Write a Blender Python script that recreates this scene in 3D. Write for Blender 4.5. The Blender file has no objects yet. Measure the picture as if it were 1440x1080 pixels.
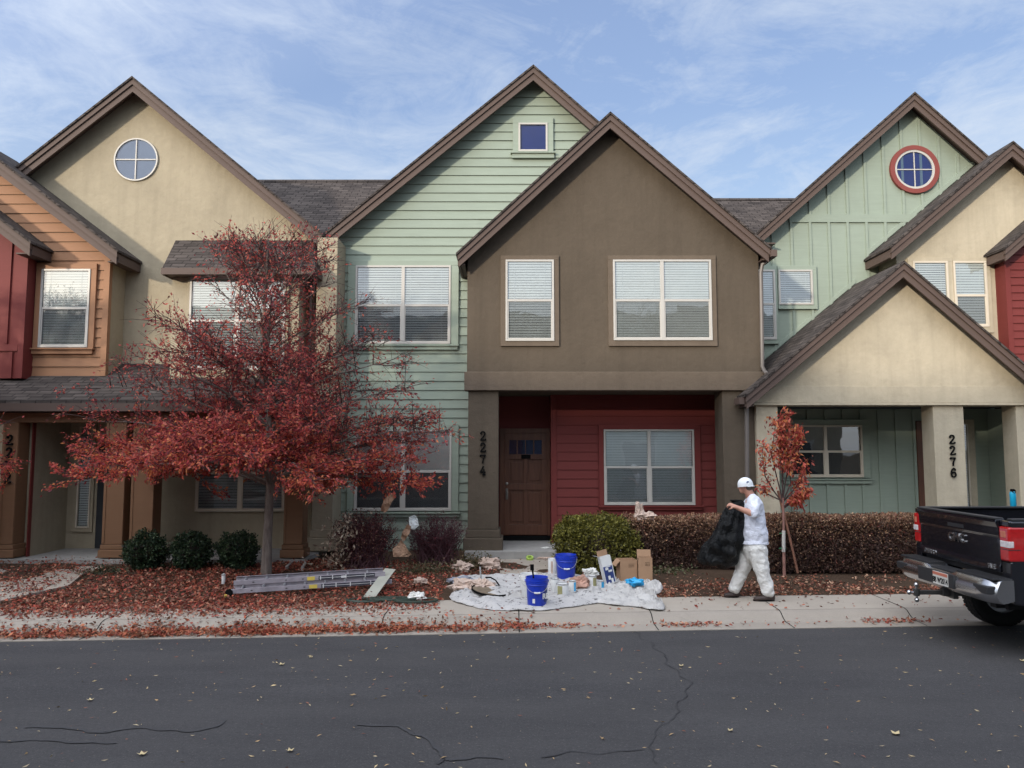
import bpy, math, random
import numpy as np
from mathutils import Vector, Matrix, noise as mnoise
random.seed(7)
scene = bpy.context.scene
COL = scene.collection
F = 1081.0; TH = math.atan(92/1081.0); CH = 2.15
CT, ST = math.cos(TH), math.sin(TH)
def P(px, py, Y):
    """world point at depth Y seen at reference pixel (px, py)"""
    u = (px-720)/F; v = (540-py)/F
    dy = CT - v*ST; dz = ST + v*CT
    return Vector((u/dy*Y, Y, CH + dz/dy*Y))
def G(px, py, z=0.0):
    u = (px-720)/F; v = (540-py)/F
    dy = CT - v*ST; dz = ST + v*CT
    Y = (z-CH)/dz*dy
    return Vector((u/dy*Y, Y, z))
# ------------------------------------------------------------ objects
ORG = {}
def org(o): return ORG.get(o.name, Vector((0,0,0))) if o else Vector((0,0,0))
def empty(name, loc, label, cat, group=None):
    o = bpy.data.objects.new(name, None); COL.objects.link(o)
    o.location = loc; ORG[o.name] = Vector(loc)
    o.empty_display_size = 0.1
    o['label'] = label; o['category'] = cat
    if group: o['group'] = group
    return o
def tag(o, label=None, cat=None, group=None, kind=None):
    if label: o['label'] = label
    if cat: o['category'] = cat
    if group: o['group'] = group
    if kind: o['kind'] = kind
    return o
def link_mesh(name, me, mat, parent=None, loc=None):
    if mat is not None: me.materials.append(mat)
    o = bpy.data.objects.new(name, me); COL.objects.link(o)
    if parent:
        o.parent = parent; ORG[o.name] = org(parent)
    elif loc is not None:
        o.location = loc; ORG[o.name] = Vector(loc)
    return o
class MB:
    def __init__(s): s.v = []; s.f = []; s.sm = False
    def face(s, pts):
        n = len(s.v); s.v += [tuple(p) for p in pts]; s.f.append(tuple(range(n, n+len(pts)))); return s
    def box(s, x0, x1, y0, y1, z0, z1):
        if x0 > x1: x0, x1 = x1, x0
        if y0 > y1: y0, y1 = y1, y0
        if z0 > z1: z0, z1 = z1, z0
        n = len(s.v)
        s.v += [(x0,y0,z0),(x1,y0,z0),(x1,y1,z0),(x0,y1,z0),(x0,y0,z1),(x1,y0,z1),(x1,y1,z1),(x0,y1,z1)]
        s.f += [tuple(n+i for i in q) for q in ((0,1,5,4),(1,2,6,5),(2,3,7,6),(3,0,4,7),(4,5,6,7),(3,2,1,0))]
        return s
    def obox(s, c, ax, ay, az):
        """oriented box: centre and three half-axis vectors"""
        c, ax, ay, az = map(Vector, (c, ax, ay, az)); n = len(s.v)
        for sz in (-1,1):
            for sx, sy in ((-1,-1),(1,-1),(1,1),(-1,1)):
                s.v.append(tuple(c+ax*sx+ay*sy+az*sz))
        s.f += [tuple(n+i for i in q) for q in ((0,1,5,4),(1,2,6,5),(2,3,7,6),(3,0,4,7),(4,5,6,7),(3,2,1,0))]
        return s
    def prism(s, poly, y0, y1):
        """poly: list of (x,z), counter-clockwise seen from -Y"""
        a = sum(poly[i][0]*poly[(i+1)%len(poly)][1]-poly[(i+1)%len(poly)][0]*poly[i][1] for i in range(len(poly)))
        if a < 0: poly = poly[::-1]
        n = len(s.v); k = len(poly)
        s.v += [(x,y0,z) for x,z in poly]+[(x,y1,z) for x,z in poly]
        s.f.append(tuple(range(n, n+k))); s.f.append(tuple(range(n+2*k-1, n+k-1, -1)))
        for i in range(k):
            j = (i+1)%k; s.f.append((n+j, n+i, n+k+i, n+k+j))
        return s
    def xprism(s, poly, x0, x1):
        """poly of (y,z) extruded along X"""
        a = sum(poly[i][0]*poly[(i+1)%len(poly)][1]-poly[(i+1)%len(poly)][0]*poly[i][1] for i in range(len(poly)))
        if a < 0: poly = poly[::-1]
        if x0 > x1: x0, x1 = x1, x0
        n = len(s.v); k = len(poly)
        s.v += [(x0,y,z) for y,z in poly]+[(x1,y,z) for y,z in poly]
        s.f.append(tuple(range(n+k-1, n-1, -1))); s.f.append(tuple(range(n+k, n+2*k)))
        for i in range(k):
            j = (i+1)%k; s.f.append((n+i, n+j, n+k+j, n+k+i))
        return s
    def tube(s, pts, rad, n=10, cap=True, closed=False):
        pts = [Vector(p) for p in pts]
        if not hasattr(rad, '__len__'): rad = [rad]*len(pts)
        base = len(s.v); m = len(pts); prev = None
        for i, p in enumerate(pts):
            a = pts[i-1] if (i > 0 or closed) else p
            b = pts[(i+1)%m] if (i < m-1 or closed) else p
            t = (b-a); t = t.normalized() if t.length > 1e-9 else Vector((0,0,1))
            if prev is None:
                u = t.cross(Vector((0,0,1)))
                if u.length < 1e-3: u = t.cross(Vector((1,0,0)))
                u.normalize()
            else:
                u = prev - t*prev.dot(t); u.normalize()
            prev = u; w = t.cross(u)
            for k in range(n):
                an = 2*math.pi*k/n
                s.v.append(tuple(p+(u*math.cos(an)+w*math.sin(an))*rad[i]))
        for i in range(m if closed else m-1):
            for k in range(n):
                a0 = base+i*n+k; a1 = base+i*n+(k+1)%n; b0 = base+((i+1)%m)*n+k; b1 = base+((i+1)%m)*n+(k+1)%n
                s.f.append((a0,a1,b1,b0))
        if cap and not closed:
            s.f.append(tuple(base+k for k in range(n-1,-1,-1))); s.f.append(tuple(base+(m-1)*n+k for k in range(n)))
        s.sm = True
        return s
    def lathe(s, prof, c=(0,0,0), n=24, cap=True, axis=None):
        """prof of (r,z) around vertical axis at c; axis optional Matrix"""
        base = len(s.v); c = Vector(c)
        for r, z in prof:
            for k in range(n):
                an = 2*math.pi*k/n; q = Vector((r*math.cos(an), r*math.sin(an), z))
                if axis is not None: q = axis @ q
                s.v.append(tuple(c+q))
        for i in range(len(prof)-1):
            for k in range(n):
                a0 = base+i*n+k; a1 = base+i*n+(k+1)%n
                s.f.append((a0,a1,a1+n,a0+n))
        if cap:
            s.f.append(tuple(base+k for k in range(n-1,-1,-1))); s.f.append(tuple(base+(len(prof)-1)*n+k for k in range(n)))
        s.sm = True
        return s
    def loft(s, rings, cap=True, closed=True):
        base = len(s.v); n = len(rings[0])
        for r in rings: s.v += [tuple(p) for p in r]
        for i in range(len(rings)-1):
            for k in range(n if closed else n-1):
                a0 = base+i*n+k; a1 = base+i*n+(k+1)%n
                s.f.append((a0,a1,a1+n,a0+n))
        if cap:
            s.f.append(tuple(base+k for k in range(n-1,-1,-1))); s.f.append(tuple(base+(len(rings)-1)*n+k for k in range(n)))
        return s
    def build(s, name, mat, parent=None, loc=None, smooth=None, bevel=0, local=False):
        o0 = Vector((0,0,0)) if local else (org(parent) if parent else (Vector(loc) if loc is not None else Vector((0,0,0))))
        v = np.array(s.v, dtype=np.float64).reshape(-1,3) - np.array(o0)
        me = bpy.data.meshes.new(name); me.from_pydata(v.tolist(), [], s.f); me.update()
        # automatic metric UVs
        uv = me.uv_layers.new(name='UVMap'); w = np.array(s.v, dtype=np.float64).reshape(-1,3)
        nl = len(me.loops); nrm = np.zeros(len(me.polygons)*3); me.polygons.foreach_get('normal', nrm); nrm = nrm.reshape(-1,3)
        tot = np.zeros(len(me.polygons), dtype=np.int32); me.polygons.foreach_get('loop_total', tot)
        vi = np.zeros(nl, dtype=np.int32); me.loops.foreach_get('vertex_index', vi)
        N = np.repeat(nrm, tot, axis=0); p = w[vi]
        t = np.stack([-N[:,1], N[:,0], np.zeros(nl)], 1); L = np.linalg.norm(t, axis=1, keepdims=True)
        flat = (L[:,0] < 0.2); t = np.where(flat[:,None], np.array([1.0,0,0]), t/np.maximum(L,1e-6))
        b = np.cross(N, t)
        U = np.stack([(p*t).sum(1), (p*b).sum(1)], 1)
        uv.data.foreach_set('uv', U.astype(np.float32).ravel())
        sm = s.sm if smooth is None else smooth
        if sm: me.polygons.foreach_set('use_smooth', [True]*len(me.polygons)); 
        o = link_mesh(name, me, mat, parent, loc)
        if sm:
            try: me.set_sharp_from_angle(angle=math.radians(42))
            except Exception: pass
        if bevel:
            m = o.modifiers.new('Bevel', 'BEVEL'); m.width = bevel; m.segments = 2; m.limit_method = 'ANGLE'; m.angle_limit = math.radians(50)
        return o
def copy_tree(o, parent=None):
    c = o.copy(); COL.objects.link(c); ORG[c.name] = org(o)
    if parent: c.parent = parent
    for ch in list(o.children): copy_tree(ch, c)
    return c
def text(name, s, size, mat, parent, origin, xa, ya, depth=0.01, bold=0.0, align='CENTER', sx=1.0):
    cu = bpy.data.curves.new('t', 'FONT'); cu.body = s; cu.size = size; cu.extrude = depth/2; cu.offset = bold
    cu.align_x = align; cu.align_y = 'CENTER'; cu.space_line = 0.86
    t = bpy.data.objects.new('t', cu); COL.objects.link(t)
    dg = bpy.context.evaluated_depsgraph_get(); dg.update()
    me = bpy.data.meshes.new_from_object(t.evaluated_get(dg))
    bpy.data.objects.remove(t); bpy.data.curves.remove(cu)
    xa = Vector(xa).normalized(); ya = Vector(ya).normalized(); za = xa.cross(ya)
    R = Matrix((xa*sx, ya, za)).transposed().to_4x4()
    me.transform(Matrix.Translation(Vector(origin)-org(parent)) @ R)
    me.name = name; me.materials.clear()
    return link_mesh(name, me, mat, parent)
# ------------------------------------------------------------ materials
def srgb(r, g, b):
    f = lambda c: (c/255/12.92) if c/255 <= 0.04045 else ((c/255+0.055)/1.055)**2.4
    return (f(r), f(g), f(b), 1)
class NT:
    def __init__(s, name):
        s.m = bpy.data.materials.new(name); s.m.use_nodes = True; s.t = s.m.node_tree; s.n = s.t.nodes; s.l = s.t.links
        s.b = s.n['Principled BSDF']; s.out = s.n['Material Output']
    def add(s, typ, **kw):
        n = s.n.new(typ)
        for k, v in kw.items():
            if k in n.inputs.keys(): n.inputs[k].default_value = v
            else: setattr(n, k, v)
        return n
    def tc(s, kind='Object'):
        if not hasattr(s, '_tc'): s._tc = s.n.new('ShaderNodeTexCoord')
        return s._tc.outputs[kind]
    def noise(s, scale, detail=4, rough=0.55, src=None, stretch=None, dist=0):
        n = s.n.new('ShaderNodeTexNoise'); n.inputs['Scale'].default_value = scale
        n.inputs['Detail'].default_value = detail; n.inputs['Roughness'].default_value = rough; n.inputs['Distortion'].default_value = dist
        src = src or s.tc()
        if stretch:
            mp = s.n.new('ShaderNodeMapping'); mp.inputs['Scale'].default_value = stretch; s.l.new(src, mp.inputs[0]); src = mp.outputs[0]
        s.l.new(src, n.inputs['Vector']); return n.outputs['Fac']
    def ramp(s, fac, stops):
        r = s.n.new('ShaderNodeValToRGB'); e = r.color_ramp.elements
        while len(e) < len(stops): e.new(0.5)
        for i, (p, c) in enumerate(stops): e[i].position = p; e[i].color = c if len(c) == 4 else (*c, 1)
        s.l.new(fac, r.inputs[0]); return r.outputs[0]
    def mix(s, fac, a, b, mode='MIX'):
        m = s.n.new('ShaderNodeMix'); m.data_type = 'RGBA'; m.blend_type = mode
        for x, i in ((fac, 0), (a, 6), (b, 7)):
            if isinstance(x, (int, float)): m.inputs[i].default_value = x if i == 0 else (x,x,x,1)
            elif isinstance(x, tuple): m.inputs[i].default_value = x
            else: s.l.new(x, m.inputs[i])
        return m.outputs[2]
    def bump(s, h, strength=0.3, dist=0.01):
        b = s.n.new('ShaderNodeBump'); b.inputs['Strength'].default_value = strength; b.inputs['Distance'].default_value = dist
        s.l.new(h, b.inputs['Height'])
        if s.b.inputs['Normal'].is_linked: s.l.new(s.b.inputs['Normal'].links[0].from_socket, b.inputs['Normal'])
        s.l.new(b.outputs[0], s.b.inputs['Normal']); return b
    def col(s, x):
        if isinstance(x, tuple): s.b.inputs['Base Color'].default_value = x
        else: s.l.new(x, s.b.inputs['Base Color'])
    def rough(s, v): s.b.inputs['Roughness'].default_value = v; return s
def k(c, f): return (c[0]*f, c[1]*f, c[2]*f, 1)
def M_plain(name, c, rough=0.6, var=0.12, scale=3, metallic=0, bump=None, spec=None):
    t = NT(name); f = t.noise(scale, 5)
    t.col(t.ramp(f, [(0.3, k(c, 1-var)), (0.7, k(c, 1+var))])); t.rough(rough); t.b.inputs['Metallic'].default_value = metallic
    if spec is not None: t.b.inputs['Specular IOR Level'].default_value = spec
    if bump: t.bump(t.noise(bump[0], 4), bump[1], bump[2])
    return t.m
def M_stucco(name, c, var=0.18):
    t = NT(name)
    f = t.noise(0.9, 6, 0.62, dist=0.4); g = t.noise(9, 4, 0.7)
    base = t.ramp(f, [(0.3, k(c, 1-var)), (0.5, c), (0.72, k(c, 1+var))])
    base = t.mix(0.35, base, t.ramp(g, [(0.3, k(c, 0.86)), (0.7, k(c, 1.12))]))
    streak = t.noise(1.0, 5, 0.6, stretch=(5, 5, 0.35))
    base = t.mix(t.ramp(streak, [(0.48, (0,0,0)), (0.75, (0.42,0.42,0.42))]), base, k(c, 0.72))
    t.col(base); t.rough(0.92); t.b.inputs['Specular IOR Level'].default_value = 0.2
    t.bump(t.noise(7, 3), 0.5, 0.025); t.bump(t.noise(75, 3, 0.7), 0.6, 0.008)
    return t.m
def M_board(name, c, var=0.08, rough=0.65):
    t = NT(name); f = t.noise(1.3, 5, 0.6); g = t.noise(3.0, 4, 0.6, stretch=(0.6, 1, 7))
    base = t.mix(0.5, t.ramp(f, [(0.3, k(c, 1-var)), (0.7, k(c, 1+var))]), t.ramp(g, [(0.3, k(c, 1-var)), (0.7, k(c, 1+var))]))
    t.col(base); t.rough(rough); t.b.inputs['Specular IOR Level'].default_value = 0.3
    t.bump(t.noise(10, 4, 0.7, stretch=(0.5, 1, 9)), 0.25, 0.004); t.bump(t.noise(1.5, 2), 0.3, 0.012)
    return t.m
def M_shingle(name, c1, c2):
    t = NT(name)
    br = t.n.new('ShaderNodeTexBrick'); t.l.new(t.tc('UV'), br.inputs['Vector'])
    br.inputs['Scale'].default_value = 1; br.inputs['Brick Width'].default_value = 0.28; br.inputs['Row Height'].default_value = 0.145
    br.inputs['Mortar Size'].default_value = 0.012; br.inputs['Mortar Smooth'].default_value = 0.2; br.offset = 0.37; br.inputs['Bias'].default_value = -0.1
    br.inputs['Color1'].default_value = k(c1, 0.8); br.inputs['Color2'].default_value = k(c2, 1.15); br.inputs['Mortar'].default_value = k(c1, 0.22)
    f = t.noise(1.6, 5, 0.6, src=t.tc('UV')); g = t.noise(130, 2); rw = t.noise(1.0, 3, 0.7, src=t.tc('UV'), stretch=(1.4, 13.8, 1))
    c = t.mix(0.35, br.outputs['Color'], t.ramp(f, [(0.25, k(c1, 0.7)), (0.75, k(c2, 1.25))]))
    c = t.mix(0.5, c, t.ramp(rw, [(0.35, (0.35,0.35,0.35)), (0.62, (1.25,1.25,1.25))]), 'MULTIPLY')
    c = t.mix(0.4, c, t.ramp(g, [(0.3, (0.4,0.4,0.4)), (0.7, (1,1,1))]), 'MULTIPLY')
    t.col(c); t.rough(0.95); t.b.inputs['Specular IOR Level'].default_value = 0.15
    inv = t.n.new('ShaderNodeMath'); inv.operation = 'SUBTRACT'; inv.inputs[0].default_value = 1; t.l.new(br.outputs['Fac'], inv.inputs[1])
    t.bump(inv.outputs[0], 1.0, 0.02); t.bump(g, 0.3, 0.004)
    return t.m
def M_glass(name, fac=0.13, tint=(0.9,0.95,0.97,1)):
    t = NT(name); t.n.remove(t.b)
    tr = t.add('ShaderNodeBsdfTransparent'); tr.inputs[0].default_value = tint
    gl = t.add('ShaderNodeBsdfGlossy'); gl.inputs['Roughness'].default_value = 0.015; gl.inputs['Color'].default_value = (1,1,1,1)
    fr = t.add('ShaderNodeFresnel'); fr.inputs['IOR'].default_value = 1.5
    bp = t.add('ShaderNodeBump'); bp.inputs['Strength'].default_value = 0.12; bp.inputs['Distance'].default_value = 0.02
    t.l.new(t.noise(1.3, 2), bp.inputs['Height']); t.l.new(bp.outputs[0], gl.inputs['Normal'])
    ad = t.add('ShaderNodeMath', operation='ADD'); ad.inputs[1].default_value = fac; t.l.new(fr.outputs[0], ad.inputs[0])
    mx = t.add('ShaderNodeMixShader'); t.l.new(ad.outputs[0], mx.inputs[0]); t.l.new(tr.outputs[0], mx.inputs[1]); t.l.new(gl.outputs[0], mx.inputs[2])
    t.l.new(mx.outputs[0], t.out.inputs['Surface']); return t.m
def M_screen(fac=0.3):
    t = NT('insect screen'); t.n.remove(t.b)
    tr = t.add('ShaderNodeBsdfTransparent'); df = t.add('ShaderNodeBsdfDiffuse'); df.inputs[0].default_value = (0.03,0.032,0.036,1)
    mx = t.add('ShaderNodeMixShader'); mx.inputs[0].default_value = fac
    t.l.new(tr.outputs[0], mx.inputs[1]); t.l.new(df.outputs[0], mx.inputs[2]); t.l.new(mx.outputs[0], t.out.inputs['Surface']); return t.m
def M_leaf(name, transl=0.35, rough=0.6):
    t = NT(name); at = t.add('ShaderNodeAttribute', attribute_name='Col')
    t.n.remove(t.b)
    pb = t.add('ShaderNodeBsdfPrincipled'); pb.inputs['Roughness'].default_value = rough; pb.inputs['Specular IOR Level'].default_value = 0.3
    tl = t.add('ShaderNodeBsdfTranslucent'); mx = t.add('ShaderNodeMixShader'); mx.inputs[0].default_value = transl
    t.l.new(at.outputs['Color'], pb.inputs['Base Color']); t.l.new(at.outputs['Color'], tl.inputs[0])
    t.l.new(pb.outputs[0], mx.inputs[1]); t.l.new(tl.outputs[0], mx.inputs[2]); t.l.new(mx.outputs[0], t.out.inputs['Surface']); return t.m
C_CREAM = (0.36, 0.31, 0.222, 1); C_CREAM2 = (0.46, 0.40, 0.295, 1); C_BROWN = (0.100, 0.079, 0.058, 1)
C_GREEN = (0.272, 0.322, 0.262, 1); C_RED = (0.155, 0.028, 0.024, 1); C_ORANGE = (0.32, 0.165, 0.088, 1); C_TRIM = (0.098, 0.068, 0.056, 1)
M = dict(
 cream=M_stucco('cream stucco', C_CREAM), cream2=M_stucco('pale yellow stucco', C_CREAM2), brown=M_stucco('brown stucco', C_BROWN, 0.16),
 browntrim=M_stucco('taupe stucco trim', (0.135,0.105,0.078,1), 0.08),
 green=M_board('sage green boards', C_GREEN), red=M_board('dark red boards', C_RED), orange=M_board('orange tan boards', C_ORANGE),
 trim=M_board('dark brown fascia', C_TRIM), olive=M_board('tan painted boards', (0.20,0.108,0.058,1)),
 shingle=M_shingle('asphalt shingles', (0.062,0.052,0.048,1), (0.112,0.094,0.084,1)),
 white=M_plain('white vinyl', (0.46,0.44,0.40,1), 0.4, 0.03), creamvinyl=M_plain('almond vinyl', (0.6,0.53,0.42,1), 0.45, 0.03),
 blind=M_plain('white blind slats', (0.64,0.65,0.63,1), 0.6, 0.04), shade=M_plain('woven blind cloth', (0.62,0.61,0.57,1), 0.8, 0.05),
 skyreflect=M_plain('painted sky reflection behind attic glass', (0.03,0.05,0.17,1), 0.8, 0.1), dark=M_plain('dim room behind glass', (0.03,0.032,0.035,1), 0.9, 0.2), glass=M_glass('window glass'), glassb=M_glass('attic window glass', 0.0, (0.6,0.7,0.95,1)),  # attic glass: blue sky reflection painted into the colour of the backing sheet
 screen=M_screen(), screend=M_screen(0.62), gutter=M_plain('grey brown gutter metal', (0.13,0.112,0.10,1), 0.45, 0.05), blk=M_plain('black metal digits', (0.008,0.008,0.008,1), 0.9, 0.1, spec=0.05),
 redring=M_plain('brick red window ring', (0.20,0.042,0.032,1), 0.6, 0.06), block=M_plain('concrete block', (0.3,0.29,0.27,1), 0.9, 0.12, 8, bump=(60,0.5,0.004)),
)
# ------------------------------------------------------------ house kit
def gl(peak, L, R, Yf):
    """gable line in world: returns (peak, L, R) points"""
    return P(*peak, Yf), P(*L, Yf), P(*R, Yf)
def roofz(g, x, drop=0.0):
    pk, L, R = g
    e = L if x < pk.x else R
    return pk.z + (e.z-pk.z)*(x-pk.x)/(e.x-pk.x) - drop
def gable_roof(parent, g, Yf, Yb, over=0.45, thick=0.88):
    pk, L, R = g
    def layer(mb, v0, v1, y0, y1, ext=0.0):
        for e in (L, R):
            sl = (e.z-pk.z)/abs(e.x-pk.x); sg = 1 if e.x > pk.x else -1
            ex = e.x+sg*ext; ez = e.z+sl*ext
            mb.prism([(pk.x, pk.z-v0), (ex, ez-v0), (ex, ez-v1), (pk.x, pk.z-v1)], y0, y1)
    r = MB(); layer(r, 0, 0.055*thick, Yf-0.05, Yb, 0.05)
    ro = r.build('roof', M['shingle'], parent)
    a = MB(); layer(a, 0.055*thick, 0.19*thick, Yf-0.02, Yf+0.045, 0.02); layer(a, 0.19*thick, 0.36*thick, Yf+0.012, Yf+0.055)
    a.build('fascia', M['trim'], ro)
    s = MB(); layer(s, 0.06*thick, 0.12*thick, Yf+0.06, Yb-0.05)
    for e, sg in ((L, -1), (R, 1)):
        s.box(e.x-sg*0.03, e.x+sg*0.02, Yf+0.06, Yb-0.1, e.z-0.31*thick, e.z-0.125*thick)
        s.box(e.x-sg*0.04, e.x-sg*over, Yf+0.065, Yb-0.1, e.z-0.30*thick, e.z-0.27*thick)
    s.build('soffit', M['trim'], ro)
    return ro
def clip(poly, z0, z1):
    def half(pl, z, keep_above):
        out = []
        for i in range(len(pl)):
            a, b = pl[i], pl[(i+1)%len(pl)]
            ia = (a[1] >= z) == keep_above or a[1] == z; ib = (b[1] >= z) == keep_above or b[1] == z
            if ia: out.append(a)
            if ia != ib:
                t = (z-a[1])/(b[1]-a[1]); out.append((a[0]+(b[0]-a[0])*t, z))
        return out
    p = half(poly, z0, True)
    return half(p, z1, False) if len(p) > 2 else []
def lap(parent, poly, Y, mat, h=0.19, name='siding', d=0.022, gap=0.010):
    """lap siding: one wedge board per course, cut to the wall outline"""
    mb = MB(); z = min(p[1] for p in poly); zt = max(p[1] for p in poly); rnd = random.Random(int(zt*100))
    while z < zt:
        c = clip(poly, z+gap, min(z+h, zt))
        if len(c) > 2:
            yy = lambda q: Y-0.004-d*(1-(q-z)/h)
            j = rnd.uniform(-0.0025, 0.0025)
            n = len(mb.v); kk = len(c)
            a = sum(c[i][0]*c[(i+1)%kk][1]-c[(i+1)%kk][0]*c[i][1] for i in range(kk))
            if a < 0: c = c[::-1]
            mb.v += [(x, yy(q)+j, q) for x, q in c]+[(x, Y+0.02, q) for x, q in c]
            mb.f.append(tuple(range(n, n+kk)))
            for i in range(kk):
                m_ = (i+1)%kk; mb.f.append((n+m_, n+i, n+kk+i, n+kk+m_))
        z += h
    return mb.build(name, mat, parent)
def battens(parent, g, x0, x1, z0, Y, mat, step, off=0.0, ztop=None, drop=0.2, name='batten'):
    mb = MB(); x = x0+off
    while x < x1:
        zt = min(roofz(g, x-0.025, drop), roofz(g, x+0.025, drop)) if g else ztop
        if ztop is not None: zt = min(zt, ztop)
        if zt > z0+0.05: mb.box(x-0.028, x+0.028, Y-0.034, Y+0.01, z0, zt)
        x += step
    return mb.build(name, mat, parent)
def wallpoly(g, x0, x1, z0, drop=0.1):
    pk = g[0]; pts = [(x0, z0), (x1, z0), (x1, roofz(g, x1, drop))]
    if x0 < pk.x < x1: pts.append((pk.x, pk.z-drop))
    pts.append((x0, roofz(g, x0, drop))); return pts
def window(parent, px0, py0, px1, py1, Y, cols=1, split=None, trim=None, frame='white', blind='slats', screen=True, sill=None, hmull=True, fw=0.04, glass='glass', label=None, blindto=1.0, scr='screen'):
    """trim: (px0,py0,px1,py1,material); sill: (px0,py0,px1,py1,material)"""
    mx, my = (px0+px1)/2, (py0+py1)/2
    x0, x1 = P(px0, my, Y).x, P(px1, my, Y).x; z0, z1 = P(mx, py1, Y).z, P(mx, py0, Y).z
    fr = M[frame]
    def ring(mb, a0, a1, b0, b1, w, y0, y1, wb=None):
        wb = wb or w
        mb.box(a0, a1, y0, y1, b1-w, b1); mb.box(a0, a1, y0, y1, b0, b0+wb)
        mb.box(a0, a0+w, y0, y1, b0+wb, b1-w); mb.box(a1-w, a1, y0, y1, b0+wb, b1-w)
    root = None
    if trim:
        tx0, tx1 = P(trim[0], my, Y).x, P(trim[2], my, Y).x; tz0, tz1 = P(mx, trim[3], Y).z, P(mx, trim[1], Y).z
        mb = MB(); mb.box(tx0, tx1, Y-0.045, Y+0.01, z1, tz1); 
        if z0-tz0 > 0.01: mb.box(tx0, tx1, Y-0.045, Y+0.01, tz0, z0)
        mb.box(tx0, x0, Y-0.043, Y+0.01, z0, z1); mb.box(x1, tx1, Y-0.043, Y+0.01, z0, z1)
        root = mb.build('window', M[trim[4]], parent, bevel=0.004)
    mb = MB(); ring(mb, x0, x1, z0, z1, fw, Y-0.062, Y-0.002)
    xs = [x0+fw+(x1-x0-2*fw)*i/cols for i in range(cols+1)]
    for i in range(1, cols): mb.box(xs[i]-0.035, xs[i]+0.035, Y-0.060, Y-0.004, z0+fw, z1-fw)
    zs = None
    if split:
        zs = P(mx, split, Y).z
        for i in range(cols):
            a = xs[i]+(0.035 if i > 0 else 0); b = xs[i+1]-(0.035 if i < cols-1 else 0)
            mb.box(a, b, Y-0.055, Y-0.006, zs-0.024, zs+0.024)
            mb.box(a, a+0.022, Y-0.05, Y-0.006, z0+fw, zs-0.024); mb.box(b-0.022, b, Y-0.05, Y-0.006, z0+fw, zs-0.024); mb.box(a+0.022, b-0.022, Y-0.05, Y-0.006, z0+fw, z0+fw+0.022)
    if root is None:
        root = mb.build('window', fr, parent, bevel=0.003)
    else: mb.build('frame', fr, root, bevel=0.003)
    if label: root['label'] = label
    MB().face([(x0+0.01, Y-0.037, z0+0.01), (x1-0.01, Y-0.037, z0+0.01), (x1-0.01, Y-0.037, z1-0.01), (x0+0.01, Y-0.037, z1-0.01)]).build('pane', M[glass], root)
    MB().face([(x0, Y-0.005, z0), (x1, Y-0.005, z0), (x1, Y-0.005, z1), (x0, Y-0.005, z1)]).build('room', M['skyreflect' if glass == 'glassb' else 'dark'], root)
    if screen and zs:
        MB().face([(x0+0.02, Y-0.045, z0+0.02), (x1-0.02, Y-0.045, z0+0.02), (x1-0.02, Y-0.045, zs), (x0+0.02, Y-0.045, zs)]).build('screen', M[scr], root)
    if blind == 'slats':
        mb = MB(); rr = random.Random(int(px0*7+py0)); step = rr.uniform(0.048, 0.058); op = rr.uniform(0.76, 0.93)*step; yb = rr.uniform(0.006, 0.014)
        zb = z1-(z1-z0)*blindto
        for i in range(cols):
            a = xs[i]+0.012; b = xs[i+1]-0.012; z = z1-fw-rr.uniform(0,0.012)
            while z > zb+fw:
                t = rr.uniform(-0.0015, 0.0015)
                mb.face([(a, Y-0.020-yb*0.5, z-op+t), (b, Y-0.020-yb*0.5, z-op-t), (b, Y-0.020+yb*0.5, z), (a, Y-0.020+yb*0.5, z)]); z -= step
            for q in (0.15, 0.85):
                mb.box(a+(b-a)*q-0.003, a+(b-a)*q+0.003, Y-0.029, Y-0.027, z0+fw, z1-fw)
        mb.build('blind', M['blind'], root)
    elif blind == 'shade':
        MB().box(x0+0.02, x1-0.02, Y-0.022, Y-0.014, z1-(z1-z0)*blindto, z1-0.02).build('blind', M['shade'], root)
    if sill:
        sx0, sx1 = P(sill[0], my, Y).x, P(sill[2], my, Y).x; sz0, sz1 = P(mx, sill[3], Y).z, P(mx, sill[1], Y).z
        s = MB(); s.box(sx0, sx1, Y-0.09, Y+0.01, sz1-0.03, sz1); s.box(sx0+0.03, sx1-0.03, Y-0.05, Y+0.01, sz0, sz1-0.03)
        s.build('sill', M[sill[4]], root, bevel=0.003)
    return root
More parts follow.
